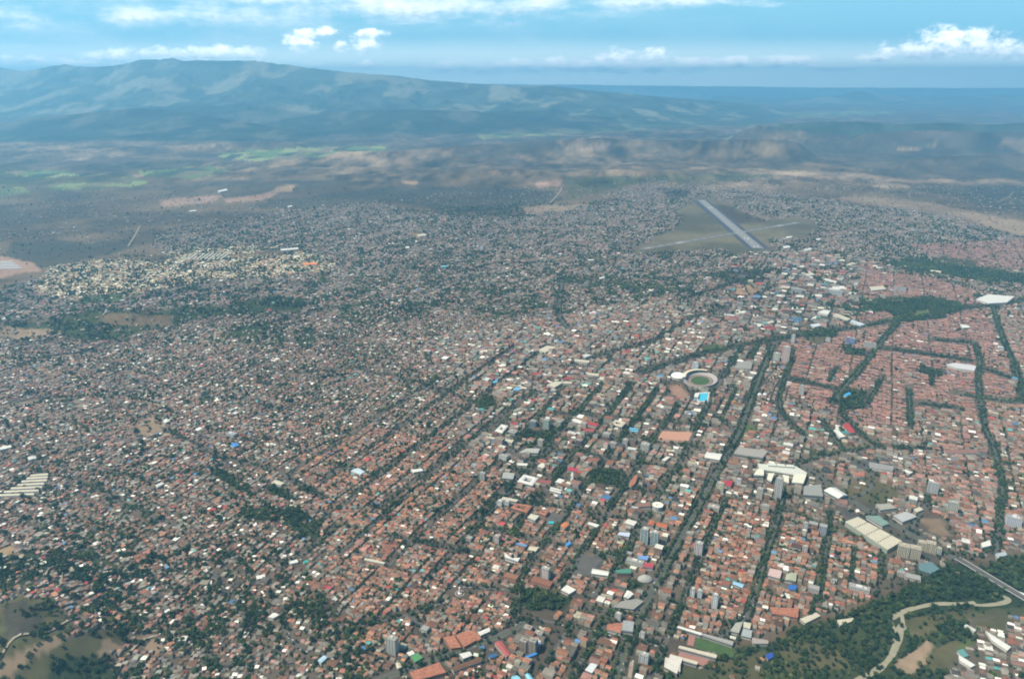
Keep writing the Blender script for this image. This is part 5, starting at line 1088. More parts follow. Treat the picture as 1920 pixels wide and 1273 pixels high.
for q, l, rf, h_ in [([(1025, 722), (1041, 715), (1057, 716), (1040, 726)], 'large cream market roof above downtown', M['cream'], 10), ([(1057, 715), (1071, 716), (1072, 719), (1052, 719)], 'cream lean-to roof right of the large market roof', M['cream'], 8),
    ([(1009, 656), (1026, 648), (1043, 651), (1022, 661)], 'pale roof cluster where the trench road ends', M['cream'], 9), ([(1077, 673), (1105, 676), (1104, 680), (1078, 677)], 'long cream roof above the market', M['cream'], 8), ([(1098, 698), (1123, 701), (1122, 705), (1098, 702)], 'long cream roof right of the market', M['cream'], 8),
    ([(996, 704), (1003, 698), (1017, 697), (1014, 702)], 'deep red roof left of the market', cmat((.36, .06, .05), 'r'), 8), ([(1052, 710), (1070, 706), (1073, 710), (1056, 712)], 'deep red roof behind the market', cmat((.36, .06, .05), 'r'), 8),
    ([(1092, 690 - 25), (1102, 664), (1109, 666), (1097, 670)], 'pale grey hall beside the long cream roof', cmat((.5, .5, .48), 'r'), 8), ([(746, 563), (758, 561), (760, 563), (748, 565)], 'white roof on the wooded hill top', TW, 6), ([(895, 659), (905, 657), (906, 661), (897, 662)], 'bright white roof in the brown middle quarter', TW, 7),
    ([(922, 716), (930, 713), (933, 716), (925, 718)], 'light blue roof left of the market', cmat((.1, .4, .6), 'r'), 7), ([(960, 731), (968, 725), (978, 727), (972, 732)], 'blue gabled roof below the light blue roof', cmat((.15, .35, .5), 'r'), 7),
    ([(1041, 634 - 22), (1049, 609), (1050, 612), (1043, 613)], 'blue roof beside the trench road', cmat((.15, .2, .42), 'r'), 7), ([(1830, 561), (1853, 552), (1902, 556), (1888, 567), (1853, 569)], 'very large white flat roof on the far right', M['white'], 11),
    ([(1533, 586), (1545, 581), (1557, 583), (1552, 590)], 'red edged white store roof in the industrial strip', TW, 10), ([(1524, 595), (1531, 592), (1530, 598), (1520, 599)], 'small white roof left of the store', TW, 8), ([(1562, 590), (1570, 588), (1595, 598), (1588, 601)], 'long cream store roof in the industrial strip', M['cream'], 10),
    ([(1594, 602), (1599, 600), (1622, 608), (1612, 611)], 'long bluish store roof in the industrial strip', cmat((.45, .5, .55), 'r'), 10), ([(1518, 609), (1535, 606), (1543, 610), (1527, 613)], 'low bluish roofs in front of the store', cmat((.5, .54, .58), 'r'), 8),
    ([(1543, 524), (1549, 522), (1570, 528), (1567, 530)], 'long white factory roof far right', TW, 9), ([(1508, 514), (1522, 511), (1528, 515), (1515, 518)], 'pale factory roof among trees', M['cream'], 9), ([(1554, 541), (1572, 537), (1578, 542), (1562, 547)], 'white factory roof on the pale green building', TW, 16),
    ([(1630, 538), (1655, 536), (1662, 542), (1635, 545)], 'pale beige factory roof far right', M['cream'], 9), ([(1745, 506), (1765, 508), (1763, 512), (1744, 509)], 'small cream roof on the far grass strip', M['cream'], 7), ([(1585, 497), (1597, 492), (1607, 494), (1595, 498)], 'cream roofed plant beyond the industrial strip', M['cream'], 8),
    ([(1800, 613 - 5), (1815, 610), (1820, 614), (1805, 615)], 'long white roof in the far right pink quarter', TW, 8), ([(1774, 684), (1790, 680), (1830, 686), (1827, 695), (1792, 690)], 'broad white roofs in the far right pink quarter', cmat((.5, .49, .5), 'r'), 8),
    ([(1385, 678), (1412, 676), (1408, 692), (1376, 690)], 'plain grey roof field between two avenues', cmat((.30, .29, .26), 'r'), 8), ([(1479, 592 - 28), (1486, 565), (1497, 561), (1498, 563)], 'thin white roof beyond the brown quarter', TW, 7),
    ([(1437, 604), (1447, 601), (1452, 604), (1441, 607)], 'cream roof left of the store', M['cream'], 8), ([(1581, 741), (1592, 735), (1596, 738), (1588, 743)], 'turquoise blue roof beside a grove', cmat((.05, .3, .6), 'r'), 7),
    ([(1580, 798), (1590, 792), (1604, 810), (1594, 812)], 'crimson church roof on the right', cmat((.42, .05, .05), 'r'), 10), ([(1563, 806), (1570, 804), (1585, 818), (1575, 820)], 'white hall roof left of the crimson roof', TW, 9),
    ([(1630, 866), (1676, 874), (1674, 882), (1634, 877)], 'long grey terrace with orange ends above a bare lot', cmat((.3, .29, .28), 'r'), 9), ([(1770, 843), (1852, 842), (1850, 849), (1775, 850)], 'very long pink roofed terrace on the right', cmat(PAL['pinkish tiled'], 'r'), 8),
    ([(1692, 882), (1698, 880), (1712, 885), (1705, 888)], 'rounded bright white roof on the right', TW, 8), ([(1600, 887), (1620, 883), (1621, 893), (1602, 892)], 'orange roof beside the curving road', M['terra'], 7),
    ([(1840, 1018), (1856, 1012), (1858, 1022), (1842, 1026)], 'white apartment roof at the end of the rightmost avenue', TW, 10), ([(1867, 1038), (1885, 1034), (1888, 1040), (1870, 1046)], 'low bluish roof by the end of the rightmost avenue', cmat((.4, .45, .47), 'r'), 7),
    ([(1899, 1105), (1920, 1112), (1930, 1122), (1908, 1116)], 'long white roof beside the bridge', TW, 6),
    ([(1812, 1170), (1830, 1180), (1826, 1184), (1808, 1173)], 'long grey roof at the top of the river settlement', cmat((.5, .5, .48), 'r'), 5), ([(1795, 1220), (1805, 1216), (1816, 1228), (1806, 1232)], 'teal roof at the corner of the river settlement', cmat((.12, .3, .28), 'r'), 6),
    ([(1848, 1182), (1860, 1190), (1895, 1212), (1888, 1219), (1860, 1200)], 'long silver roof running through the river settlement', TW, 6), ([(1798, 1228), (1812, 1236), (1828, 1246), (1820, 1250), (1800, 1238)], 'long silver roof at the edge of the river settlement', TW, 6),
    ([(782, 440), (796, 438), (800, 442), (786, 443)], 'pale roof by a far sandy field', M['cream'], 7), ([(760, 463), (767, 462), (768, 465), (761, 466)], 'small white roof by a far sandy field', TW, 7), ([(778, 452), (782, 451), (784, 453), (779, 454)], 'tiny white roof by a far sandy field', TW, 7),
    ([(1100, 487), (1114, 486), (1113, 488), (1102, 489)], 'long white roof below the airfield', TW, 8), ([(1123, 521), (1133, 519), (1135, 521), (1125, 523)], 'white roof right of the trench road', TW, 8), ([(827, 498), (840, 498), (839, 501), (828, 502)], 'light blue roof in the far grey housing', cmat((.15, .4, .45), 'r'), 7)]:
    hall(q, h_, l, cat='building', name='building', roof=rf, rise=0, wins=False)
# striped rows of long roofs in the distance
for i in range(9):
    px = 352 + i * 7.4
    hall([(px, 486), (px + 16, 474.5), (px + 18.5, 475), (px + 3.2, 486.6)], 5, f'long cream roof, {["first","second","third","fourth","fifth","sixth","seventh","eighth","ninth"][i]} from the left of nine slanting rows far off', cat='building', name='building', roof=M['cream'], group='slanting cream rows', wins=False, grow=5)
for i in range(5):
    py = 489.5 + i * 3
    hall([(-20, py + 1.2), (22 + i * 4, py), (26 + i * 4, py + 1.3), (-20, py + 2.6)], 5, f'long grey shed, {["top","second","third","fourth","bottom"][i]} of five at the left edge beyond the dark plain', roof=cmat((.52, .50, .49), 'r'), group='far grey sheds', wins=False)
# ---- round things
def ring_pts(rx, ry, n=40, a0=0, a1=2 * math.pi): return [(rx * math.cos(a0 + (a1 - a0) * k / n), ry * math.sin(a0 + (a1 - a0) * k / n)) for k in range(n + 1)]
def lathe(mb, prof, n=32, m=0, sx=1, sy=1):
    for (r0, z0), (r1, z1) in zip(prof, prof[1:]):
        for k in range(n):
            a, b = 2 * math.pi * k / n, 2 * math.pi * (k + 1) / n
            q = [(r0 * math.cos(a) * sx, r0 * math.sin(a) * sy, z0), (r0 * math.cos(b) * sx, r0 * math.sin(b) * sy, z0), (r1 * math.cos(b) * sx, r1 * math.sin(b) * sy, z1), (r1 * math.cos(a) * sx, r1 * math.sin(a) * sy, z1)]
            if r1 == 0: q = q[:3]
            if r0 == 0: q = [q[0], q[2], q[3]]
            mb.poly(q, m)
# stadium
sxx, syy = ground_pt(1313, 714)
o = empty('stadium', (sxx, syy, 0), AVD); tag(o, 'oval stadium with green pitch, grey terraces and a curved cream stand roof', 'stadium')
keep_free([(sxx + 86 * math.cos(a), syy + 76 * math.sin(a)) for a in np.linspace(0, 6.28, 24, endpoint=False)], 2)
m = MB(); E1 = ring_pts(46, 35); m.poly([(x, y, .9) for x, y in E1[:-1]]); m.build('pitch', M['grass'], o)
m = MB(); lathe(m, [(1, .85), (1.28, .85)], 48, sx=46, sy=35); m.build('running_track', M['track'], o)
m = MB(); lathe(m, [(1.0, 0), (1.0, 2.0), (1.3, 9.5), (1.33, 9.5), (1.33, -1)], 48, sx=60, sy=48); m.build('terrace', cmat((.33, .30, .28)), o)
m = MB(); A = np.linspace(math.radians(-8), math.radians(115), 30)
for a, b in zip(A, A[1:]):
    q = lambda t_, r, z: (60 * r * math.cos(t_), 48 * r * math.sin(t_), z)
    m.poly([q(a, 1.12, 19), q(a, 1.46, 17), q(b, 1.42, 17), q(b, 1.16, 19)]); m.poly([q(b, 1.16, 18.2), q(b, 1.42, 16.2), q(a, 1.42, 16.2), q(a, 1.16, 18.2)])
    m.poly([q(a, 1.16, 18.2), q(a, 1.16, 19), q(b, 1.16, 19), q(b, 1.16, 18.2)]); m.poly([q(a, 1.42, 17), q(a, 1.42, 16.2), q(b, 1.42, 16.2), q(b, 1.42, 17)])
    m.poly([q(a, 1.39, -1), q(b, 1.39, -1), q(b, 1.39, 16.2), q(a, 1.39, 16.2)])
m.build('stand_roof', cmat((.66, .59, .43), 'r'), o)
ITEMS.append((1313, 714, 'oval stadium'))
cx, cyy = ground_pt(1272, 709)
o = empty('sports_dome', (cx, cyy, 0)); tag(o, 'white dome-roofed coliseum behind the left end of the stadium', 'coliseum'); keep_free([(cx + 30 * math.cos(a), cyy + 30 * math.sin(a)) for a in np.linspace(0, 6.28, 12, endpoint=False)], 4)
m = MB(); lathe(m, [(27, -1), (27, 9)], 36); m.build('wall', cmat(CRM), o)
m = MB(); lathe(m, [(29, 8.5), (29, 9.5)] + [(29 * math.cos(t_), 9.5 + 11 * math.sin(t_)) for t_ in np.linspace(.1, math.pi / 2 - .02, 9)] + [(0, 20.5)], 36); m.build('dome', cmat((.72, .75, .70), 'r'), o)
# pool
P = [at(*p) for p in off([(402, 800), (512, 790), (492, 880), (400, 880)], 1240, 600, 5.79)]; cx = sum(p[0] for p in P) / 4; cyy = sum(p[1] for p in P) / 4
o = empty('swimming_pool', (cx, cyy, 0)); tag(o, 'bright turquoise swimming pool in front of the stadium', 'swimming pool'); keep_free(P, 12)
m = MB(); L = [(p[0] - cx, p[1] - cyy) for p in P]; m.prism([(x * 1.3, y * 1.3) for x, y in L][::-1] if False else [(x * 1.3, y * 1.3) for x, y in L], -.5, .5); m.build('deck', cmat((.5, .48, .44)), o)
m = MB(); m.prism([(x * 1.0, y * 1.0) for x, y in L], -.4, .56); m.build('water', M['pool'], o)
hall(off([(365, 795), (412, 790), (400, 838), (355, 835)], 1240, 600, 5.79), 9, 'white flat-roofed pool building beside the turquoise pool', cat='building', name='building', roof=TW, wins=False)
# round white building, fabric roof, monument
cx, cyy = ground_pt(1234, 958)
o = empty('round_building', (cx, cyy + 10, 0)); tag(o, 'round white ring-shaped building beside the downtown avenue', 'building'); keep_free([(cx + 17 * math.cos(a), cyy + 10 + 17 * math.sin(a)) for a in np.linspace(0, 6.28, 10, endpoint=False)], 3)
m = MB(); lathe(m, [(14, -1), (14, 12)], 28); m.build('wall', cmat(WHT), o)
m = MB(); lathe(m, [(14.8, 12), (14.8, 14), (10, 13.2), (5, 13), (5, 9), (0, 9)], 28); m.build('roof', cmat((.72, .70, .60), 'r'), o)
for k in range(3):
    m = MB(); lathe(m, [(14.1, 2 + 3.4 * k), (14.1, 3.7 + 3.4 * k)], 28); m.build('window_band', M['glass'], o)
ITEMS.append((1234, 950, 'round white building'))
cx, cyy = ground_pt(1211, 1094)
o = empty('fabric_roof', (cx, cyy + 12, 0)); tag(o, 'pale grey billowing fabric roof right of the dull green canopy', 'tent roof'); keep_free([(cx + 26 * math.cos(a), cyy + 12 + 20 * math.sin(a)) for a in np.linspace(0, 6.28, 10, endpoint=False)], 3)
m = MB(); lathe(m, [(1, 3), (.93, 6), (.7, 10), (.45, 12), (.2, 14), (0, 15)], 20, sx=18, sy=13); m.build('canopy', cmat((.40, .39, .36), 'r'), o)
m = MB(); lathe(m, [(.93, -1), (.93, 3.2)], 20, sx=17, sy=12); m.build('wall', cmat(GRY), o)
ITEMS.append((1211, 1084, 'pale fabric roof'))
cx, cyy = ground_pt(862, 1112)
o = empty('monument', (cx, cyy, 0)); tag(o, 'round brick plaza with a tall pale column at its centre, in a grove', 'monument'); keep_free([(cx + 17 * math.cos(a), cyy + 17 * math.sin(a)) for a in np.linspace(0, 6.28, 14, endpoint=False)], 4)
m = MB(); lathe(m, [(15.5, -1), (15.5, 1.6), (13, 2.0), (0, 2.0)], 32); m.build('plaza', cmat((.55, .28, .22)), o)
m = MB(); lathe(m, [(5, 2.0), (5, 4.5), (2.4, 5.5), (1.7, 18), (2.6, 18.5), (1.2, 20), (.8, 23), (0, 24)], 14); m.build('column', cmat((.66, .60, .56)), o)
m = MB(); lathe(m, [(11, 2.0), (11, 3.2), (8.5, 3.2), (8.5, 2.0)], 24); m.build('inner_wall', cmat((.30, .24, .23)), o)
ITEMS.append((862, 1105, 'round brick monument'))
cx, cyy, sl = slant(1073, 905)
o = empty('church', (cx, cyy, 0), CROSS); tag(o, 'white church with a slim square bell tower downtown', 'church'); keep_free(rect(cx, cyy + 8, 20, 44, CROSS), 2)
m = MB(); m.box(-3.2, 3.2, -3.2, 3.2, -1, 26); m.box(-3.8, 3.8, -3.8, 3.8, 26, 27); m.box(-2.4, 2.4, -2.4, 2.4, 27, 31); tw = m.build('bell_tower', cmat((.72, .71, .68)), o)
m = MB(); lathe(m, [(2.8, 31), (1.6, 33), (0, 37)], 10); m.build('spire', cmat((.72, .71, .68)), tw)
m = MB(); m.box(-8, 8, 4, 40, -1, 10); m.build('wall', cmat((.6, .58, .52)), o)
m = MB(); m.gable(-8, 8, 4, 40, 10.01, 3.2, 'y', .6); m.build('roof', cmat(PAL['brown tiled'], 'r'), o)
# twin round kiosks near the avenue
for i, px in enumerate((1424, 1434)):
    cx, cyy = ground_pt(px, 742); o = empty('round_kiosk', (cx, cyy, 0)); tag(o, f'{["left","right"][i]} one of two small white domed roofs right of the wide avenue', 'building', 'two domed roofs')
    keep_free([(cx + 9 * math.cos(a), cyy + 9 * math.sin(a)) for a in np.linspace(0, 6.28, 8, endpoint=False)], 1)
    m = MB(); lathe(m, [(7, -1), (7, 6)], 20); m.build('wall', cmat(LG), o); m = MB(); lathe(m, [(7.8, 6), (6, 8.6), (3, 10), (0, 10.5)], 20); m.build('dome', cmat((.6, .6, .62), 'r'), o)
# playing field, courts
def sheet(name, px_poly, m, label, cat='field', z=.35, kind=None):
    P = [ground_pt(*p) for p in px_poly]; A = sum(P[i][0] * P[(i + 1) % len(P)][1] - P[(i + 1) % len(P)][0] * P[i][1] for i in range(len(P)))
    if A < 0: P = P[::-1]
    keep_free(P, 1); zz_ = [float(height(np.array([p[0]]), np.array([p[1]]))[0]) for p in P]
    zt_ = max(zz_) + z; q = MB(); q.prism(P, zt_ - 1.2, zt_)
    return tag(q.build(name, m), label, cat, kind=kind)
sheet('playing_field', [(1305, 1191), (1378, 1209), (1374, 1233), (1303, 1214)], M['grass'], 'bright green rectangular playing field between long white stands', 'playing field')
sheet('sports_court', [(1275, 1219), (1331, 1234), (1322, 1249), (1270, 1232)], M['clay'], 'salmon pink court below the cream stand roof', 'sports court')
sheet('sports_court', [(1292, 1190), (1304, 1193), (1300, 1211), (1288, 1208)], M['clay'], 'small salmon pink court at the left end of the green field', 'sports court')
sheet('clay_field', [(1241, 808), (1300, 811), (1297, 827), (1233, 822)], cmat((.42, .22, .15)), 'bare reddish sports field right of downtown', 'playing field')
sheet('parking_yard', O2([(620, 190), (780, 230), (690, 360), (540, 350)]), M['asphalt'], 'dark asphalt parking yard left of the bright white shed', 'parking yard', kind='structure')
sheet('parking_yard', O5([(700, 960), (830, 975), (780, 1040), (690, 1050)]), M['asphalt'], 'dark parking yard beside the small turquoise roof', 'parking yard', kind='structure')
# airfield
def rw(name, pts, w, m, label, dz, offm=0, kind='structure'):
    q = MB(); P = resample([ground_pt(*p) for p in pts], 60); ribbon(q, P, w, dz, off=offm, th=.6); return tag(q.build(name, m), label, 'runway', kind=kind)
for _p, _q in (((1313, 372), (1430, 472)), ((1195, 469), (1505, 416))):
    _a, _b = Vector(ground_pt(*_p)), Vector(ground_pt(*_q)); _n = (_b - _a).normalized(); _n = Vector((-_n.y, _n.x)) * 100
    keep_free([tuple(_a - _n), tuple(_b - _n), tuple(_b + _n), tuple(_a + _n)], 1)
rw('runway_shoulder', [(1313, 376), (1424, 467)], 150, M['shoulder'], 'dark asphalt shoulders of the main runway', .7)
rw('runway', [(1315.5, 376), (1422, 466)], 74, cmat((.20, .195, .185)), 'grey main runway', 1.1)
rw('runway', [(1200, 468), (1500, 417)], 62, cmat((.13, .12, .11)), 'grey cross runway', .9)
mm = MB()
def runway_marks(a, b, w, spots):
    A_, B_ = Vector(ground_pt(*a)), Vector(ground_pt(*b)); T = (B_ - A_).normalized(); N = Vector((-T.y, T.x))
    for s_, ln, lat, wd in spots:
        for sg in ((-1, 1) if lat else (1,)):
            c_ = A_.lerp(B_, s_) + N * lat * sg; p = [c_ - T * ln / 2 - N * wd / 2, c_ + T * ln / 2 - N * wd / 2, c_ + T * ln / 2 + N * wd / 2, c_ - T * ln / 2 + N * wd / 2]
            zb = float(height(np.array([c_.x]), np.array([c_.y]))[0]); mm.prism([(v.x, v.y) for v in p], zb + .5, zb + 3.0 if False else zb + 1.35)
runway_marks((1315.5, 376), (1422, 466), 74, [(.02, 40, 12, 6), (.2, 60, 12, 7), (.84, 50, 12, 7), (.97, 40, 12, 6)] + [(.06 + .05 * k, 50, 0, 3) for k in range(18)])
runway_marks((1200, 468), (1500, 417), 62, [(.04, 50, 10, 5), (.22, 80, 12, 6), (.85, 80, 12, 6), (.96, 50, 10, 5)] + [(.06 + .05 * k, 50, 0, 3) for k in range(18)])
tag(mm.build('runway_markings', M['paint']), 'white touchdown bars and centre dashes on the two runways', 'runway markings', kind='structure')
for q, l in [([(1474, 444), (1484, 443), (1486, 445), (1475, 447)], 'white hangar roof beside the airfield apron'), ([(1468, 462), (1480, 461), (1482, 464), (1470, 466)], 'white terminal roof below the airfield apron'), ([(1413, 476), (1420, 475.5), (1421, 477), (1414, 477.5)], 'small white roof beyond the near end of the main runway'), ([(1506, 468), (1520, 465), (1524, 468), (1510, 470)], 'cream depot roof right of the airport terminal'), ([(1530, 448), (1537, 447), (1539, 449), (1531, 451)], 'white shed roof at the right end of the airfield')]:
    hall(q, 9, l, cat='hangar', name='hangar', roof=TW, wins=False)
# bridge over the river and its road
P = resample([ground_pt(*p) for p in BRIDGE], 12)
o = empty('bridge', (P[0][0], P[0][1], 0)); tag(o, 'long grey road bridge with pale parapets running to the right edge', 'bridge')
def loc(mb): mb.v = [(x - P[0][0], y - P[0][1], z) for x, y, z in mb.v]; return mb
m = MB(); ribbon(m, P, 19, 7.0, th=1.4); loc(m).build('deck', M['concrete'], o)
m = MB(); ribbon(m, P, 15.5, 7.06); loc(m).build('carriageway', M['asphalt'], o)
for s_ in (-1, 1):
    m = MB(); ribbon(m, P, .9, 8.1, off=s_ * 9, th=1.0); loc(m).build('parapet', cmat((.45, .43, .4)), o)
Q, T, N = frames(P)
for k in range(3, len(Q), 4):
    m = MB(); zb = float(height(Q[k:k + 1, 0], Q[k:k + 1, 1])[0]); c_ = Q[k]; R_ = [c_ + T[k] * a_ + N[k] * b_ for a_, b_ in ((-1, -7), (1, -7), (1, 7), (-1, 7))]
    m.prism([(r[0], r[1]) for r in R_], zb - 2, zb + 5.6); loc(m).build('pier', M['concrete'], o)
ITEMS.append((1870, 1096, 'long road bridge'))
# mast on a brown field far left, seen as a thin line
cx, cyy = ground_pt(379, 391)
o = empty('mast', (cx, cyy, float(height(np.array([cx]), np.array([cyy]))[0]))); tag(o, 'thin grey lattice mast on the brown plain, upper left', 'mast')
m = MB()
for sg in ((-1, -1), (1, -1), (1, 1), (-1, 1)): m.prism([(sg[0] * 3 + a_, sg[1] * 3 + b_) for a_, b_ in ((-.7, -.7), (.7, -.7), (.7, .7), (-.7, .7))], 0, 70)
for k in range(7): m.box(-3.6, 3.6, -3.6, 3.6, 9 + 10 * k, 9.8 + 10 * k)
m.build('lattice', cmat((.5, .52, .55)), o)
hall([(408, 358), (424, 354), (428, 357), (412, 360)], 14, 'white factory with tall tanks on the brown plain', cat='factory', name='factory', roof=TW, wins=False)
hall([(355, 395), (367, 394), (369, 396), (357, 397)], 9, 'small white factory roof below the thin mast', cat='factory', name='factory', roof=TW, wins=False)
hall([(539, 387), (547, 385), (548, 387), (540, 389)], 9, 'isolated white roof on the brown plain', cat='building', name='building', roof=TW, wins=False)

# ------------------------------------------------------------------ clear landmark plots
def clear(A, rad):
    keep = np.ones(len(A), bool); x, y = A[:, 0], A[:, 1]
    for P in FOOT:
        xs = [p[0] for p in P]; ys = [p[1] for p in P]
        c_ = (x > min(xs) - rad) & (x < max(xs) + rad) & (y > min(ys) - rad) & (y < max(ys) + rad)
        if not c_.any(): continue
        i = np.where(c_)[0]; hit = inpoly(x[i], y[i], P)
        for k in range(len(P)):      # nearer to an edge than the radius
            (x1, y1), (x2, y2) = P[k], P[(k + 1) % len(P)]; dx, dy = x2 - x1, y2 - y1; q = np.clip(((x[i] - x1) * dx + (y[i] - y1) * dy) / (dx * dx + dy * dy + 1e-9), 0, 1)
            hit |= (x[i] - x1 - q * dx) ** 2 + (y[i] - y1 - q * dy) ** 2 < rad * rad
        keep[i[hit]] = False
    return keep
HS = HS[clear(HS, 6.0)]; TR = TR[clear(TR, 2.5)]
# carriageways stay free of crowns' trunks
print('kept houses', len(HS), 'trees', len(TR))
hp = proj(HS[:, 0], HS[:, 1], HS[:, 2]); tp_ = proj(TR[:, 0], TR[:, 1], TR[:, 3])
def biggest(pr, size, n):
    inside = (pr[0] > 8) & (pr[0] < 1912) & (pr[1] > 160) & (pr[1] < 1262)
    s_ = np.where(inside, size / pr[2], 0); return np.argsort(-s_)[:n]
hsel = biggest(hp, np.sqrt(HS[:, 3] * HS[:, 4]), 300); tsel = biggest(tp_, TR[:, 2], 300)
WALLC = np.array([(.58, .55, .50), (.48, .42, .34), (.50, .36, .30), (.34, .32, .30), (.34, .22, .16), (.62, .60, .57), (.42, .43, .38), (.5, .47, .42)])
WALLN = ['white', 'cream', 'pink', 'grey', 'brick', 'white', 'grey', 'cream']

# ------------------------------------------------------------------ all other houses: one object
def house_mass(A):
    n = len(A); x, y, z, w, d, a, h, r, pal, zn, ax = A.T
    swap = ax > 0; hw = w / 2; hd = d / 2
    ca, sa = np.cos(a), np.sin(a)
    def pt(u, v, zz_): return np.stack([x + u * ca - v * sa, y + u * sa + v * ca, z + zz_], -1)
    bs_ = -2.5 + 0 * h
    v = [pt(-hw, -hd, bs_), pt(hw, -hd, bs_), pt(hw, hd, bs_), pt(-hw, hd, bs_), pt(-hw, -hd, h), pt(hw, -hd, h), pt(hw, hd, h), pt(-hw, hd, h)]
    r1u = np.where(swap, 0, -hw); r1v = np.where(swap, -hd, 0)
    v += [pt(r1u, r1v, h + r), pt(-r1u, -r1v, h + r)]
    Vv = np.stack(v, 1).reshape(-1, 3)
    # pattern A: ridge along u (verts 8 at -u end, 9 at +u end); pattern B: ridge along v
    FA = [[0, 1, 5, 4], [2, 3, 7, 6], [1, 2, 6, 9, 5], [3, 0, 4, 8, 7], [4, 5, 9, 8], [6, 7, 8, 9]]
    FB = [[1, 2, 6, 5], [3, 0, 4, 7], [0, 1, 5, 8, 4], [2, 3, 7, 9, 6], [5, 6, 9, 8], [7, 4, 8, 9]]
    fa = np.array([q for f in FA for q in f]); fb = np.array([q for f in FB for q in f])
    lp = np.where(swap[:, None], fb[None], fa[None]) + (np.arange(n) * 10)[:, None]
    st = np.cumsum([0, 4, 4, 5, 5, 4]); ln = len(fa)
    starts = (np.arange(n)[:, None] * ln + st[None]).ravel()
    rc = PC[pal.astype(int)] * np.where((zn == 6) & (rng.random(n) < .6), 1.5, 1.0)[:, None] * np.where((zn == 6)[:, None], np.array((1.15, 1.05, .78)), 1.0) * np.where(zn == 3, rng.uniform(.88, 1.1, n), rng.uniform(.68, 1.28, n))[:, None] * (1 + rng.normal(0, .04, (n, 3))); rc = np.clip(rc, .015, .75)  # sunny zone roofs brightened and yellowed: sun through a cloud gap painted in
    wz = np.where(zn == 3, .6, 1.0)[:, None]
    wc = wz * .58 * np.array((1.05, .97, .86)) * WALLC[rng.integers(0, len(WALLC), n)] * rng.uniform(.75, 1.1, (n, 1))
    fc = np.concatenate([np.repeat(wc[:, None], 4, 1), np.repeat(rc[:, None], 2, 1)], 1)
    mi = np.tile([1, 1, 1, 1, 0, 0], n)
    return np_mesh('houses', Vv, lp.ravel(), starts, [M['roof'], M['wall']], mi, fcol=fc.reshape(-1, 3))
rest = np.ones(len(HS), bool); rest[hsel] = False
# yard walls, sheds and lean-tos: small extra volumes beside near houses
near = HS[(HS[:, 1] < 2600) & rest]; near = near[rng.random(len(near)) < .55]; ex = near.copy()
ou = (near[:, 3] * .5 + 1.4) * rng.choice([-1, 1], len(near)); ex[:, 0] += ou * np.cos(near[:, 5]); ex[:, 1] += ou * np.sin(near[:, 5])
sh = rng.uniform(-.3, .3, len(near)) * near[:, 4]; ex[:, 0] -= sh * np.sin(near[:, 5]); ex[:, 1] += sh * np.cos(near[:, 5])
ex[:, 3] = rng.uniform(2, 4.5, len(near)); ex[:, 4] = rng.uniform(2.5, 6, len(near)); ex[:, 6] = rng.uniform(2, 3.4, len(near)); ex[:, 7] = .3; ex[:, 8] = rng.choice([3, 4, 5, 6, 7, 1], len(near))
ex = ex[clear(ex, 3)]
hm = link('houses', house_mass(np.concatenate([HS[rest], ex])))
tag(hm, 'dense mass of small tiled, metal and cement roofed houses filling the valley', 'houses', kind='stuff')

# ------------------------------------------------------------------ all other trees: one object
ICO = None
def ico():
    t_ = (1 + 5 ** .5) / 2; v = np.array([(-1, t_, 0), (1, t_, 0), (-1, -t_, 0), (1, -t_, 0), (0, -1, t_), (0, 1, t_), (0, -1, -t_), (0, 1, -t_), (t_, 0, -1), (t_, 0, 1), (-t_, 0, -1), (-t_, 0, 1)]) / math.sqrt(1 + t_ * t_)
    f = np.array([(0, 11, 5), (0, 5, 1), (0, 1, 7), (0, 7, 10), (0, 10, 11), (1, 5, 9), (5, 11, 4), (11, 10, 2), (10, 7, 6), (7, 1, 8), (3, 9, 4), (3, 4, 2), (3, 2, 6), (3, 6, 8), (3, 8, 9), (4, 9, 5), (2, 4, 11), (6, 2, 10), (8, 6, 7), (9, 8, 1)])
    return v, f
IV, IF = ico()
def rot_frames(n):
    q = rng.normal(size=(n, 3)); q /= np.linalg.norm(q, axis=1)[:, None]; b = rng.normal(size=(n, 3)); b -= (b * q).sum(1)[:, None] * q; b /= np.linalg.norm(b, axis=1)[:, None]
    return q, b, np.cross(q, b)
LEAFC = np.array([(.016, .036, .013), (.023, .046, .014), (.036, .058, .018), (.020, .036, .015), (.048, .060, .020)]) * .85
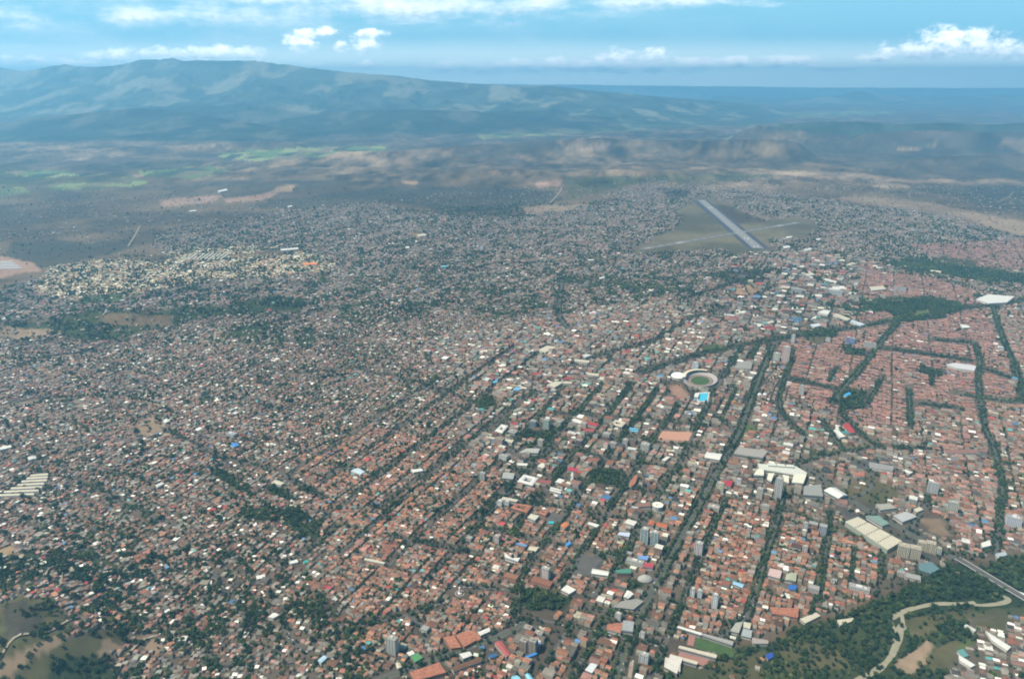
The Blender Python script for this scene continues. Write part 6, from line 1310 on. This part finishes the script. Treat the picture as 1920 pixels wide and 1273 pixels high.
def crowns(A, leafn, core=.8):
    """A: x y r z -> triangles of ragged crown cores plus leaf clumps"""
    n = len(A); x, y, r, z = A.T; hz = r * rng.uniform(.75, 1.15, n); c_ = np.stack([x, y, z + hz * 1.0 + r * .25], -1); sc = np.stack([r, r, hz], -1)
    base = LEAFC[rng.integers(0, 5, n)] * rng.uniform(.65, 1.5, (n, 1)) * (1 + .9 * (fbm(x, y, 120, 2, 6)[:, None] - .45) * np.array((1.4, 1, .5)))
    jit = rng.uniform(.72, 1.18, (n, 12, 1)); ra = rng.uniform(0, 6.28, n)
    R_ = np.zeros((n, 3, 3)); R_[:, 0, 0] = np.cos(ra); R_[:, 0, 1] = -np.sin(ra); R_[:, 1, 0] = np.sin(ra); R_[:, 1, 1] = np.cos(ra); R_[:, 2, 2] = 1
    Vc = (IV[None] * jit * core) @ R_ * sc[:, None] + c_[:, None]
    V1 = Vc.reshape(-1, 3); F1 = (IF[None] + (np.arange(n) * 12)[:, None, None]).reshape(-1, 3); C1 = np.repeat(base[:, None], 20, 1) * rng.uniform(.75, 1.2, (n, 20, 1))
    if leafn:
        m_ = n * leafn; d = rng.normal(size=(m_, 3)); d /= np.linalg.norm(d, axis=1)[:, None]; d[:, 2] = np.where(d[:, 2] < -.35, -d[:, 2], d[:, 2])
        k = np.repeat(np.arange(n), leafn); rad = rng.uniform(.62, 1.08, m_)
        p = c_[k] + d * rad[:, None] * sc[k]; q, b, c2 = rot_frames(m_); s_ = (r[k] * rng.uniform(.16, .34, m_))[:, None]
        tri = np.stack([p + b * s_, p - b * s_ * .6 + c2 * s_ * .9, p - b * s_ * .6 - c2 * s_ * .9], 1)
        V2 = tri.reshape(-1, 3); F2 = np.arange(m_ * 3).reshape(-1, 3) + len(V1); C2 = base[k] * rng.uniform(.7, 1.7, (m_, 1))
        return np.concatenate([V1, V2]), np.concatenate([F1, F2]), np.concatenate([C1.reshape(-1, 3), C2])
    return V1, F1, C1.reshape(-1, 3)
rt = np.ones(len(TR), bool); rt[tsel] = False; TT = TR[rt]
pr_ = TT[:, 2] * F / proj(TT[:, 0], TT[:, 1], TT[:, 3])[2]
parts = []; o_ = 0
for lo, hi, ln in ((4.2, 99, 34), (2.6, 4.2, 14), (0, 2.6, 0)):
    s_ = (pr_ >= lo) & (pr_ < hi)
    if s_.any(): parts.append(crowns(TT[s_], ln, .8 if ln else .95))
Vt = []; Ft = []; Ct = []
for v, f, c_ in parts: Vt.append(v); Ft.append(f + o_); Ct.append(c_); o_ += len(v)
Vt, Ft, Ct = map(np.concatenate, (Vt, Ft, Ct)); print('tree tris', len(Ft))
tag(link('trees', np_mesh('trees', Vt, Ft.ravel(), np.arange(len(Ft)) * 3, [M['leaf']], fcol=Ct)), 'dark green trees filling streets, yards, ravines and the river wood', 'trees', kind='stuff')

# ------------------------------------------------------------------ the 300 largest houses, one object each
ITEMS += [(60, 1230, 'bare sandy hillside'), (285, 1205, 'brown clearing'), (175, 1215, 'dry grassy hill'), (543, 1195, 'curving grey lane'), (390, 1215, 'winding dirt lane'), (700, 1262, 'lower end of the main road'), (1160, 1236, 'foot of the wide avenue'), (640, 1150, 'brown hollow'), (1440, 1195, 'edge of the river wood'), (1780, 1235, 'corner of the river settlement'), (1860, 1240, 'middle of the river settlement')]
ANC = np.array([(a, b) for a, b, _ in ITEMS]); ORD = ['nearest', 'second nearest', 'third nearest', 'fourth nearest', 'fifth nearest', 'sixth nearest', 'seventh nearest', 'eighth nearest', 'ninth nearest', 'tenth nearest', 'eleventh nearest', 'twelfth nearest', 'thirteenth nearest', 'fourteenth nearest', 'fifteenth nearest']
def describe(objs, pts, descs):
    """labels: look + rank towards the nearest named landmark"""
    groups = {}
    for i, ((px, py), ds_) in enumerate(zip(pts, descs)):
        d = np.hypot(ANC[:, 0] - px, ANC[:, 1] - py); k = int(d.argmin()); dx, dy = px - ANC[k, 0], (py - ANC[k, 1]) * 1.3
        di = ('right of' if dx > 0 else 'left of') if abs(dx) > abs(dy) else ('below' if dy > 0 else 'above')
        groups.setdefault((ds_, k, di), []).append((d[k], i))
    for (ds_, k, di), L in groups.items():
        for r_, (_, i) in enumerate(sorted(L)):
            _l = f'{ds_}, {ORD[min(r_, 14)] + " " if len(L) > 1 else ""}{di} the {ITEMS[k][2]}'
            if len(_l.split()) > 16: _l = ' '.join(w for w in _l.split() if w not in ('large', 'small', 'tiled', 'metal'))
            if len(_l.split()) > 16: _l = _l.replace('flat-roofed ', '')
            objs[i]['label'] = _l
ho, hq, hd_ = [], [], []
for i in hsel:
    x, y, z, w, d, a, h, r, pal, zn, ax = HS[i]; pal = int(pal)
    o = empty('house', (x, y, z), a); tag(o, None, 'house', 'small houses nearest the viewer')
    wi = random.randrange(len(WALLC)); wm = cmat(tuple(WALLC[wi] * .6)); rm = cmat(PAL[PN[pal]], 'r', .6); hw, hd2 = w / 2, d / 2
    m = MB(); m.box(-hw, hw, -hd2, hd2, -2.5, h - .05)
    if r > .2:
        if ax > 0: m.poly([(-hw, -hd2, h - .05), (hw, -hd2, h - .05), (0, -hd2, h + r - .1)]); m.poly([(hw, hd2, h - .05), (-hw, hd2, h - .05), (0, hd2, h + r - .1)])
        else: m.poly([(hw, -hd2, h - .05), (hw, hd2, h - .05), (hw, 0, h + r - .1)]); m.poly([(-hw, hd2, h - .05), (-hw, -hd2, h - .05), (-hw, 0, h + r - .1)])
    m.build('wall', wm, o)
    m = MB()
    if r > .2: m.gable(-hw, hw, -hd2, hd2, h - .04, r, 'y' if ax > 0 else 'x', .45, .2)
    else:
        m.box(-hw - .2, hw + .2, -hd2 - .2, hd2 + .2, h - .04, h + .15)
        for b in ((-hw - .2, hw + .2, -hd2 - .2, -hd2 + .1), (-hw - .2, hw + .2, hd2 - .1, hd2 + .2), (-hw - .2, -hw + .1, -hd2 + .102, hd2 - .102), (hw - .1, hw + .2, -hd2 + .102, hd2 - .102)): m.box(*b, h + .152, h + .8)
    rf = m.build('roof', rm, o)
    fl = max(1, int(h / 3))
    for s_ in range(fl):
        for sg in (-1, 1):
            for sd_ in (0, 1):
                L_ = w if sd_ == 0 else d; D_ = (d if sd_ == 0 else w) / 2 + .03; zb = 1.1 + 3 * s_
                if zb + 1.2 > h: continue
                for c0 in ((-L_ * .25, L_ * .25) if L_ > 8 else (L_ * .1,)):
                    q = MB()
                    Q_ = [(c0 - .8, sg * D_, zb), (c0 + .8, sg * D_, zb), (c0 + .8, sg * D_, zb + 1.2), (c0 - .8, sg * D_, zb + 1.2)]
                    if sd_: Q_ = [(p[1], p[0], p[2]) for p in Q_]
                    if (sg > 0) == (sd_ == 0): Q_ = Q_[::-1]
                    q.poly(Q_); q.build('window', M['glass'], o)
    q = MB(); q.box(-.5, .5, -hd2 - .08, -hd2 - .003, -.2, 2.1); q.build('door', cmat((.16, .09, .06)), o)
    if random.random() < .35:
        q = MB(); lathe(q, [(.8, 0), (.85, 1.3), (.5, 1.6), (0, 1.6)], 10); q.v = [(vx + hw * .3, vy + hd2 * .25, vz + h + .1) for vx, vy, vz in q.v]
        q.build('water_tank', cmat((.05, .06, .09) if random.random() < .6 else (.4, .45, .5)), rf)
    sz = 'large ' if w * d > 260 else ('small ' if w * d < 110 else '')
    sh_ = 'flat-roofed ' if r <= .2 else ''
    rn = PN[pal] if r > .2 else PN[pal].replace(' metal', '').replace(' tiled', '')
    ho.append(o); hq.append((hp[0][i], hp[1][i])); hd_.append(f'{sz}{rn}{" " + sh_.strip() if sh_ else "-roofed"} {WALLN[wi]}-walled house')
describe(ho, hq, hd_)
# ------------------------------------------------------------------ the 300 largest trees, one object each
tobj, tq, td = [], [], []
LT = ['dark green', 'deep green', 'mid green', 'blackish green', 'olive green']; lmats = [mat('leaf_' + LT[k].replace(' ', '_'), tuple(LEAFC[k] * 1.1), var=.35, sc=.5, rough=.8, spec=.15) for k in range(5)]
protos = []
def tree_proto(kind):
    h = [1.0, 1.25, .8][kind]
    m = MB(); prof = [(.10, -.4), (.07, .25), (.05, .6 * h)]
    lathe(m, prof, 7)
    for k in range(5):
        a = k * 1.26 + random.random(); dx, dy = math.cos(a), math.sin(a); z0 = .3 + .06 * k
        p = [(0, 0, z0), (dx * .5, dy * .5, z0 + .5 * h)]
        nx, ny = -dy * .03, dx * .03
        m.poly([(nx, ny, z0), (-nx, -ny, z0), (dx * .5 - nx * .4, dy * .5 - ny * .4, z0 + .45 * h), (dx * .5 + nx * .4, dy * .5 + ny * .4, z0 + .45 * h)])
        m.poly([(0, 0, z0 + .04), (0, 0, z0 - .04), (dx * .5, dy * .5, z0 + .45 * h - .02), (dx * .5, dy * .5, z0 + .45 * h + .02)])
    tm = m.mesh('trunk', [M['bark']])
    # crown: several lobes of leaf clumps
    vs, fs, cs, n0 = [], [], [], 0
    lob = [(0, 0, 1.05 * h, .62)] + [(.5 * math.cos(a), .5 * math.sin(a), .75 * h + .3 * random.random(), .36 + .14 * random.random()) for a in np.linspace(0, 6.28, 6)[:-1] + random.random()]
    P = []; 
    for (lx, ly, lz, lr) in lob:
        v, f, c_ = crowns(np.array([[lx, ly, lr, lz - lr * 1.2]]), 60 if lr > .5 else 34, .78)
        vs.append(v); fs.append(f + n0); n0 += len(v)
    v = np.concatenate(vs); f = np.concatenate(fs)
    return tm, v, f
for k in range(9): protos.append(tree_proto(k % 3))
crown_me = {}
for i in tsel:
    x, y, r, z = TR[i]; k = random.randrange(9); c_ = random.randrange(5)
    if (k, c_) not in crown_me:
        tm, v, f = protos[k]; crown_me[(k, c_)] = np_mesh('crown', v, f.ravel(), np.arange(len(f)) * 3, [lmats[c_]])
    o = empty('tree', (x, y, z), random.uniform(0, 6.28)); o.scale = (r, r, r); tag(o, None, 'tree', 'trees nearest the viewer')
    link('trunk', protos[k][0], o); link('crown', crown_me[(k, c_)], o)
    tobj.append(o); tq.append((tp_[0][i], tp_[1][i])); td.append(f'{["rounded", "tall", "spreading"][k % 3]} {LT[c_]} tree')
describe(tobj, tq, td)
# ------------------------------------------------------------------ cars
CARC = {'white': (.75, .75, .73), 'silver': (.45, .46, .47), 'red': (.40, .03, .02), 'dark': (.04, .04, .045), 'blue': (.04, .09, .25), 'yellow': (.60, .42, .03)}
carp = {}
def car_proto(cn):
    b = MB(); b.box(-2.15, 2.15, -.88, .88, .3, .85)
    c_ = MB(); A_ = [(-1.5, -.8), (1.0, -.8), (1.0, .8), (-1.5, .8)]; B_ = [(-1.1, -.65), (.45, -.65), (.45, .65), (-1.1, .65)]
    for k in range(4): c_.poly([(*A_[k], .853), (*A_[(k + 1) % 4], .853), (*B_[(k + 1) % 4], 1.42), (*B_[k], 1.42)], 1)
    c_.poly([(*p, 1.42) for p in B_], 0)
    w_ = MB(); 
    lathe(w_, [(0, -.1), (.32, -.1), (.32, .1), (0, .1)], 10); w_.v = [(x, z, y) for x, y, z in w_.v]
    pm = mat('car_paint_' + cn, CARC[cn], rough=.3, spec=.6, var=.02)
    return b.mesh('body', [pm]), c_.mesh('cabin', [pm, M['glass']]), w_.mesh('wheel', [cmat((.02, .02, .02))])
cand = []
for P, w, tr_ in AVW:
    Q, T, N = frames(resample(P, 14))
    for k in range(len(Q)):
        if random.random() < .5: s_ = random.choice((-1, 1)); cand.append((*(Q[k] + N[k] * s_ * w * .24), math.atan2(T[k][1], T[k][0])))
cand = np.array(cand); cz = height(cand[:, 0], cand[:, 1]) + .95; cp = proj(cand[:, 0], cand[:, 1], cz)
s_ = biggest(cp, np.ones(len(cand)), 160)
co, cq, cd = [], [], []
for i in s_:
    cn = random.choices(list(CARC), [6, 4, 2, 2, 1, 3])[0]
    if cn not in carp: carp[cn] = car_proto(cn)
    o = empty('car', (cand[i][0], cand[i][1], cz[i]), cand[i][2]); tag(o, None, 'car', 'cars on the avenues'); b, c_, w_ = carp[cn]
    link('body', b, o); link('cabin', c_, o)
    for wx_ in (-1.35, 1.35):
        for wy_ in (-.85, .85): link('wheel', w_, o, (wx_, wy_, .32))
    co.append(o); cq.append((cp[0][i], cp[1][i])); cd.append(f'{cn} car')
describe(co, cq, cd)
# ------------------------------------------------------------------ haze
hz = MB(); hz.box(-80000, 80000, -3000, 62000, -30, 1960, bottom=True)
hm = bpy.data.materials.new('haze'); hm.use_nodes = True; hm.node_tree.nodes.clear(); q = NT(hm.node_tree)
pv = q.node('ShaderNodeVolumePrincipled', {'Color': (*HAZE_COL, 1), 'Density': HAZE_DENS, 'Anisotropy': 0.38}); oo = q.node('ShaderNodeOutputMaterial'); q.l.new(pv.outputs[0], oo.inputs['Volume'])
tag(hz.build('haze', hm), 'thin blue haze filling the valley air', 'haze', kind='stuff')
print('objects', len(bpy.data.objects))
